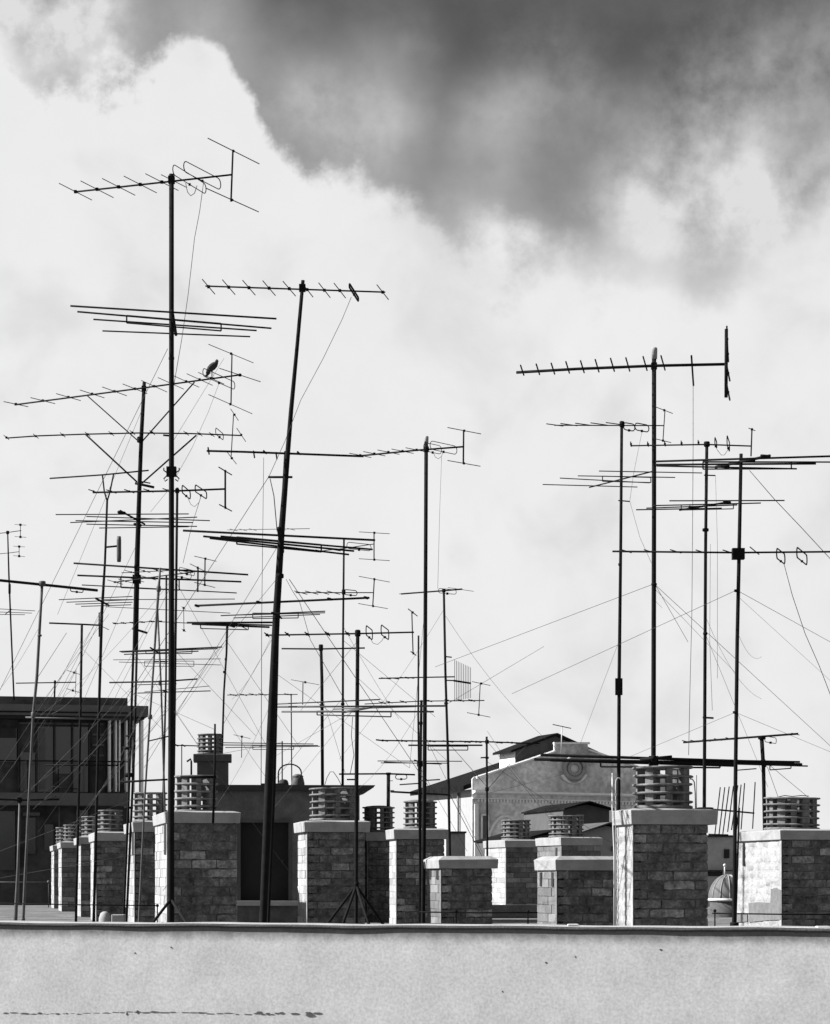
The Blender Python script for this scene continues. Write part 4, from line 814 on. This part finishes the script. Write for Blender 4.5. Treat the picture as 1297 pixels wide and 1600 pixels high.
m11 = Mast('mast with a forked top left of the strutted mast', 45, [(167.5, 782, 3.4), (164, 880, 3.6), (159, 960, 5), (155, 1100, 4.4), (150, 1300, 4.6)], True)
m11.line('fork_arm', [(160, 741), (163, 768), (167.5, 783)], 2.4); m11.line('fork_arm', [(177.5, 741), (172, 768), (167.5, 783)], 2.4)
a = Aerial(m11, 742, [(78, 747.5), (160, 742), (232, 735)], 2.4); m11.bracket(165, 855, 186, 853, 3); m11.block('insulator', 186, 858, 7, 40, M_GAL)
a = Aerial(m11, 941, [(150, 935), (170, 946)], 3.4); a.lines([(92, 937, 207, 932, 1.4), (104, 941, 208, 937, 1.4), (118, 944, 207, 941, 1.4), (127, 947.5, 205, 945, 1.4), (160, 937, 367, 936, 1.3), (165, 948, 360, 958, 1.1)])
m12 = Mast('plain T shaped mast in front of the dark apartment block', 50, [(128, 975, 3.8), (126, 1100, 4), (121.5, 1310, 4.2)], True)
a = Aerial(m12, 975, [(77, 973.5), (128, 975.5), (157, 977)], 2.6); m12.line('drop_rod', [(155, 957), (155, 995)], 2); a.els([(162, 980)], 8, 4, 1.2)
m13 = Mast('leaning mast near the left edge with a heavy crossbar aerial', 36, [(66, 908, 4.4), (62, 980, 4.6), (57.5, 1060, 4.8), (52, 1115, 4.4), (45, 1250, 3.6), (36, 1442, 5)], True, collars=((66, 912, 11, 8), (62, 993, 7, 3), (52.5, 1117, 8, 9), (36, 1437, 7, 5)), m=M_GAL)
a = Aerial(m13, 913, [(-8, 906), (66, 913.5), (152, 922.5)], 4.4); a.loop(120, 922, 10, 1, 3, 1.6)
m13.wire(58, 1060, 104, 989, 4, .8)
m13b = Mast('second low pole crossing the foot of the leaning mast at the left edge', 36.6, [(31, 1248, 3.4), (28, 1360, 4.5), (24, 1442, 6.5)], True, m=M_GAL)
a = Aerial(m13b, 1250, [(-8, 1248.5), (31, 1250), (92, 1249)], 3.2, 7); a.els([(75, 1248)], 12, -4, 1.5)
m14 = Mast('thin wiry mast on the flat roof at the far left', 92, [(12, 830, 2), (14, 900, 2.6), (18, 1000, 2.6), (22, 1094, 2.6)], False, collars=((12, 832, 5, 5), (15, 920, 4, 16)))
a = Aerial(m14, 831, [(-8, 834), (12, 832), (33, 829)], 1.2, lim=.6); a.post(32, 819, 32, 840, 1, ((32, 820, 9, .6), (32, 839, 9, .6)), .7)
a = Aerial(m14, 863, [(-8, 866), (14, 864), (30, 862)], 1, lim=.6); a.post(30, 853, 30, 870, 1, ((30, 854, 9, .6), (30, 869, 9, .8)), .7)
a = Aerial(m14, 955, [(8, 960), (18, 952)], 1.4, lim=.8); a.lines([(-8, 951, 55, 954.5), (-8, 956, 50, 958), (-8, 960, 39, 960.5)], 1)
m26 = Mast('small mast with a short bar aerial on the dark apartment roof', 94, [(86, 1063, 3), (85, 1096, 2.6)], False, collars=((86, 1066, 4, 4),))
a = Aerial(m26, 1067, [(25, 1067.5), (118, 1066)], 1.8, lim=.6); a.post(119, 1048, 118, 1084, .9, ((116, 1051, 11, 3.5), (114, 1079, 10, 3)), .9)
m15 = Mast('mast with a broad flat aerial just behind the small stair house chimney', 53.5, [(355, 975, 4), (354, 1020, 3.2), (350, 1080, 3), (345.5, 1228, 3.2)], False, collars=((353, 1030, 4, 4), (351, 1050, 5, 4)))
a = Aerial(m15, 976, [(345, 973), (366, 979)], 4); a.lines([(292, 973, 431, 972.5, 3), (300, 975, 421, 980, 3), (320, 974, 425, 977, 2.4)]); a.rloop(313.5, 976, 982, 388, 978, 984, 1.6)
a.lines([(385, 982.5, 362, 971.5, 1.6)])
a = Aerial(m15, 974, [(177, 974.5), (240, 971), (292, 973.5)], 1.3); a.els([(180, 974), (193, 973.5), (207, 973), (222, 972), (237, 971), (252, 971)], 4, 1, 1.2, 2.4); a.post(287, 950, 287.5, 985, 1, ((287, 950, 3, 2), (287.5, 985, 3, 2)), .9)
m16 = Mast('thin bowed pole crossing the roof edge between strutted and tallest masts', 39, [(250.5, 887, 2.6), (248, 918, 4.6), (245, 960, 4), (240, 1040, 3.2), (234, 1125, 3.4), (226, 1250, 3), (217, 1442, 3.4)], True, m=M_GAL, collars=((248, 920, 7, 9), (234.5, 1120, 7, 7)))
a = Aerial(m16, 1016, [(235, 1012), (248, 1020)], 2.6); a.lines([(187, 1018, 347, 1011, 2), (194, 1022.5, 310, 1017.5, 1.8), (190, 1019, 340, 1013.5, 1.8)]); a.rloop(228, 1017, 1021.5, 300, 1013.5, 1021, 1.4)
m16b = Mast('thin pole splayed right of the bowed pole behind the tallest mast', 39.6, [(246, 950, 3.2), (252, 1080, 3), (257, 1245, 3.2)], True, m=M_GAL, collars=((250, 1067, 5, 8),))
a = Aerial(m16b, 1066, [(171, 1066.5), (250, 1065), (308, 1061)], 2.4); a.lines([(215, 1070, 276, 1068.5)], 1.4)
a = Aerial(m16b, 1033, [(240, 1034), (262, 1034)], 1.8); a.lines([(177, 1031, 345, 1029.5, 1), (186, 1034.5, 345, 1039, 1)]); a.rloop(226, 1033, 1041, 303, 1033, 1041, 1)
a = Aerial(m16b, 1080, [(215, 1083), (329, 1079.5)], 1.6); a.lines([(226, 1081, 327, 1072, 1)]); a.els([(258, 1080)], 3, 1, 3)
m17 = Mast('thin pole carrying a small aerial with two reflector frames beside the tallest mast', 40.5, [(260, 900, 3), (259.5, 1060, 3), (255, 1245, 3.2)], True)
a = Aerial(m17, 898, [(178, 910), (260, 899), (302, 894)], 1.8); a.els([(180, 909.5), (197, 908), (213, 906), (232, 903)], 12, 3.4, 1.1, 2.8); a.loop(284, 897, 15, 3, 5, 1); a.post(320.5, 872, 320, 914.5, 2, ((321, 873, 17, 4), (320, 914, 16, 4)), 1.1); a.post(309.5, 886, 309, 925, 2.6, ((309, 887, 12, 6),), 1.2)
a = Aerial(m17, 898, [(190, 895), (295, 890)], 1.2); a.els([(205, 894), (225, 892), (245, 891)], 10, 3, 1, 2.4); a.loop(292, 893, 12, 3, 4, 1)
m24 = Mast('short rusty stake fixed to the cap of the chimney by the tallest mast', 35.6, [(336, 1131, 3), (335.5, 1200, 3.6), (333, 1286, 4)], False)
m24.line('crossbar', [(282, 1214), (338, 1214)], 4.6); m24.line('crossbar', [(200, 1221), (262, 1218)], 3)
mf = Mast('faint far mast with flat twin bar aerials behind the stair house', 62, [(441, 1158, 2), (441, 1228, 2)], False)
a = Aerial(mf, 1163, [(347, 1164), (497, 1165)], 1.6, lim=.5); a.lines([(347, 1160.5, 490, 1162.5, 1.4), (352, 1168, 500, 1166, 1.4)]); a.rloop(395, 1165, 1171, 459, 1165, 1171, 1.1); a.post(378, 1150, 377.5, 1184, 1.2, ((378, 1151, 13, 3),), .8)
mf2 = Mast('faint far mast with a short toothed aerial behind the leaning mast', 62, [(455, 1084, 1.8), (456, 1228, 1.8)], False)
a = Aerial(mf2, 1085, [(355, 1086), (465, 1085)], 1.3, lim=.6); a.els([(365, 1086), (380, 1085.5), (395, 1085), (410, 1085), (450, 1085)], 6, 1.6, 1, 2); a.post(473.5, 1065, 473, 1101, 1.4, ((477, 1066, 22, 4),), .8)
mf3 = Mast('faint far mast with one bar aerial left of the small stair house chimney', 62, [(284, 1163, 1.6), (284, 1300, 1.6)], True)
a = Aerial(mf3, 1165, [(272, 1164.5), (311, 1165.5)], 1.8, lim=.5); a.els([(276, 1164.5), (287, 1165)], 2, 1, 2.5)
mf4 = Mast('faint far mast with crossed thin aerials behind the leaning mast top', 60, [(412, 715, .9), (409, 960, 1.0), (408, 1228, 1.2)], False, m=M_WIREL)
a = Aerial(mf4, 828, [(355, 828), (484, 826)], 1, lim=.8, m=M_WIREL); a.els([(365, 828), (380, 828), (395, 827.5), (440, 827), (455, 827)], 6, 1.5, .8)
mh = Mast('tiny pale aerial on the roof peak of the hall', 216, [(878, 1135, 1.6), (877, 1180, 1.6)], False, m=M_ALU)
a = Aerial(mh, 1136, [(864, 1132), (892, 1138)], 1.4, lim=2)
# further thin guy wires, each a part of the mast that it holds
for M_, q in ((m9, (214, 850, 30, 1230, 5)), (m9, (222, 640, 90, 960, 6)), (m9, (213, 900, 120, 1120, 4)), (m1, (268, 760, 235, 800, 2)), (m1, (270, 900, 430, 1190, 7)), (m1, (264, 700, 350, 560, 5)),
              (m15, (353, 1000, 270, 1120, 3)), (m15, (353, 1000, 470, 1170, 3)), (m2, (430, 990, 350, 1130, 4)), (m2, (428, 1050, 640, 1200, 5)), (m8, (560, 1000, 470, 1110, 5)),
              (m16, (246, 950, 130, 1160, 5)), (m16, (240, 1040, 60, 1300, 6)), (m11, (160, 950, 40, 1190, 4)), (m12, (127, 1000, 20, 1200, 4)), (m17, (258, 1000, 400, 1150, 5)),
              (m7, (664, 1150, 760, 1345, 3)), (m7, (664, 950, 640, 1200, 3)), (m21, (699, 1100, 850, 1010, 6)), (m21, (700, 1160, 755, 1222, 6)), (m19, (536, 1000, 680, 1120, 6)), (m19, (536, 1090, 420, 1230, 3)),
              (m18, (504, 1090, 540, 1210, 2)), (m10, (275, 900, 170, 1110, 4)), (m10, (274, 1000, 190, 1180, 4)), (m20c, (657, 1200, 730, 1330, 4)), (m22, (761, 1190, 960, 1320, 10)), (m22, (761, 1240, 900, 1205, 12)),
              (m5, (1102, 990, 1200, 1230, 4)), (m4, (968, 1000, 900, 1180, 6)), (m13, (52, 1115, 170, 960, 5)), (m13b, (28, 1270, 100, 1215, 5)), (m24, (336, 1140, 200, 1080, 5)), (m24, (334, 1180, 440, 1160, 6))):
    M_.wire(*q, .6, m=M_WIREL if (hash(q) % 3 == 0) else M_WIRE)
for q in ((0, 1265, 120, 1180), (0, 1330, 230, 1240), (0, 1372, 240, 1330)): m13b.wire(q[0], q[1], q[2], q[3], 3, .7, m=M_WIREL)
rw = random.Random(5)
WL = [m9, m16, m16b, m11, m12, m1, m10, m17, m13, m15, m2, m8, m19, m20, m21, m3, m5, m6, m9, m16, m11, m12, m15, m2, m10, m21, m22]
for M_ in WL:
    yt = M_.pts[0][1]; y0 = rw.uniform(max(yt+20, 850), 1120); x0 = M_.xat(y0); dx = rw.choice((-1, -1, 1))*rw.uniform(60, 210)
    if M_ in (m3, m5, m6): dx = rw.uniform(-120, 140); y0 = rw.uniform(900, 1000)
    M_.wire(x0, y0, x0+dx, y0+abs(dx)*rw.uniform(.9, 1.7), rw.uniform(2, 7), .5, sag=rw.choice((0, .05, .12, .2)), m=M_WIREL)
for q in ((192, 1169, 206, 1169, 5), (195, 1211, 207, 1211, 7), (190, 1222, 224, 1220, 3.4), (194, 1262, 208, 1262, 4), (197, 1150, 208, 1150, 3)): m9b.bracket(*q)
m9b.line('bracket', [(206, 1140), (211, 1165), (207, 1200)], 2.4)
m13.line('bracket', [(40, 1121), (190, 1124)], 3); m12.line('bracket', [(70, 1195), (185, 1196)], 2.4); m12.line('bracket', [(80, 1229), (122, 1233)], 1.6)
m25.cable([(1213, 1246), (1226, 1243), (1238, 1244.5), (1252, 1243), (1264, 1244)], 1.4)
m1.line('bracket', [(265, 1150), (232, 1158)], 2)
pipe('short bent flue pipe on the left flank of the small stair house chimney', 51.6, [(299, 1212), (299, 1190), (298, 1186), (292, 1190)], 3, M_MET, 'flue_pipe')
pipe('wiry hoop standing on the stair house roof behind the wide cowl', 51.1, [(507, 1228), (511, 1215), (516, 1206), (521, 1206), (528, 1216), (534, 1228)], 1.0, M_MET, 'wire_hoop')
# ------------------------------------------------------------------ pigeon on the upper strutted aerial
Yp = 42.0
def up_(x, y, d=0): return un(x, y, Yp+d)
base = up_(331, 590)
pg = thing('pigeon', 'dark pigeon perched on the upper strutted aerial facing right', 'bird', base)
k = Yp/F
mb = MB(); mb.tube([up_(322.5, 584), up_(325, 580), up_(328, 576.5), up_(332, 573), up_(336, 569.5), up_(338.3, 566.5), up_(338.8, 563.8), up_(339, 561.6)], [1.2*k, 3.2*k, 5.0*k, 5.9*k, 5.0*k, 3.0*k, 2.5*k, 1.1*k], 14)
mb.tube([up_(339.5, 563.6), up_(342.2, 564.3)], [.9*k, .25*k], 6); mb.build('body', M_FEA, pg, base)
mb = MB(); mb.prism([up_(326.5, 579.5, -.02), up_(320.2, 587, -.03), up_(321.8, 588.8, -.03), up_(325.2, 586, -.02), up_(329, 582, -.02)], (0, .045, 0)); mb.build('tail', M_FEA, pg, base)
for s_ in (-1, 1):
    mb = MB(); mb.prism([up_(337, 571, s_*.062), up_(333, 569, s_*.062), up_(327, 574.5, s_*.06), up_(322, 583, s_*.04), up_(328, 580, s_*.055), up_(334, 577, s_*.06)], (0, s_*.012, 0)); mb.build('wing', M_FEA, pg, base)
    mb = MB(); mb.tube([up_(331+s_, 577, s_*.02), up_(331.5+s_, 584, s_*.02), up_(331.5+s_, 591, s_*.02)], .5*k, 5); mb.tube([up_(330+s_, 590.6, s_*.02), up_(335+s_, 590, s_*.02)], .4*k, 5); mb.build('leg', M_MET, pg, base)
print('objects', len(bpy.data.objects))
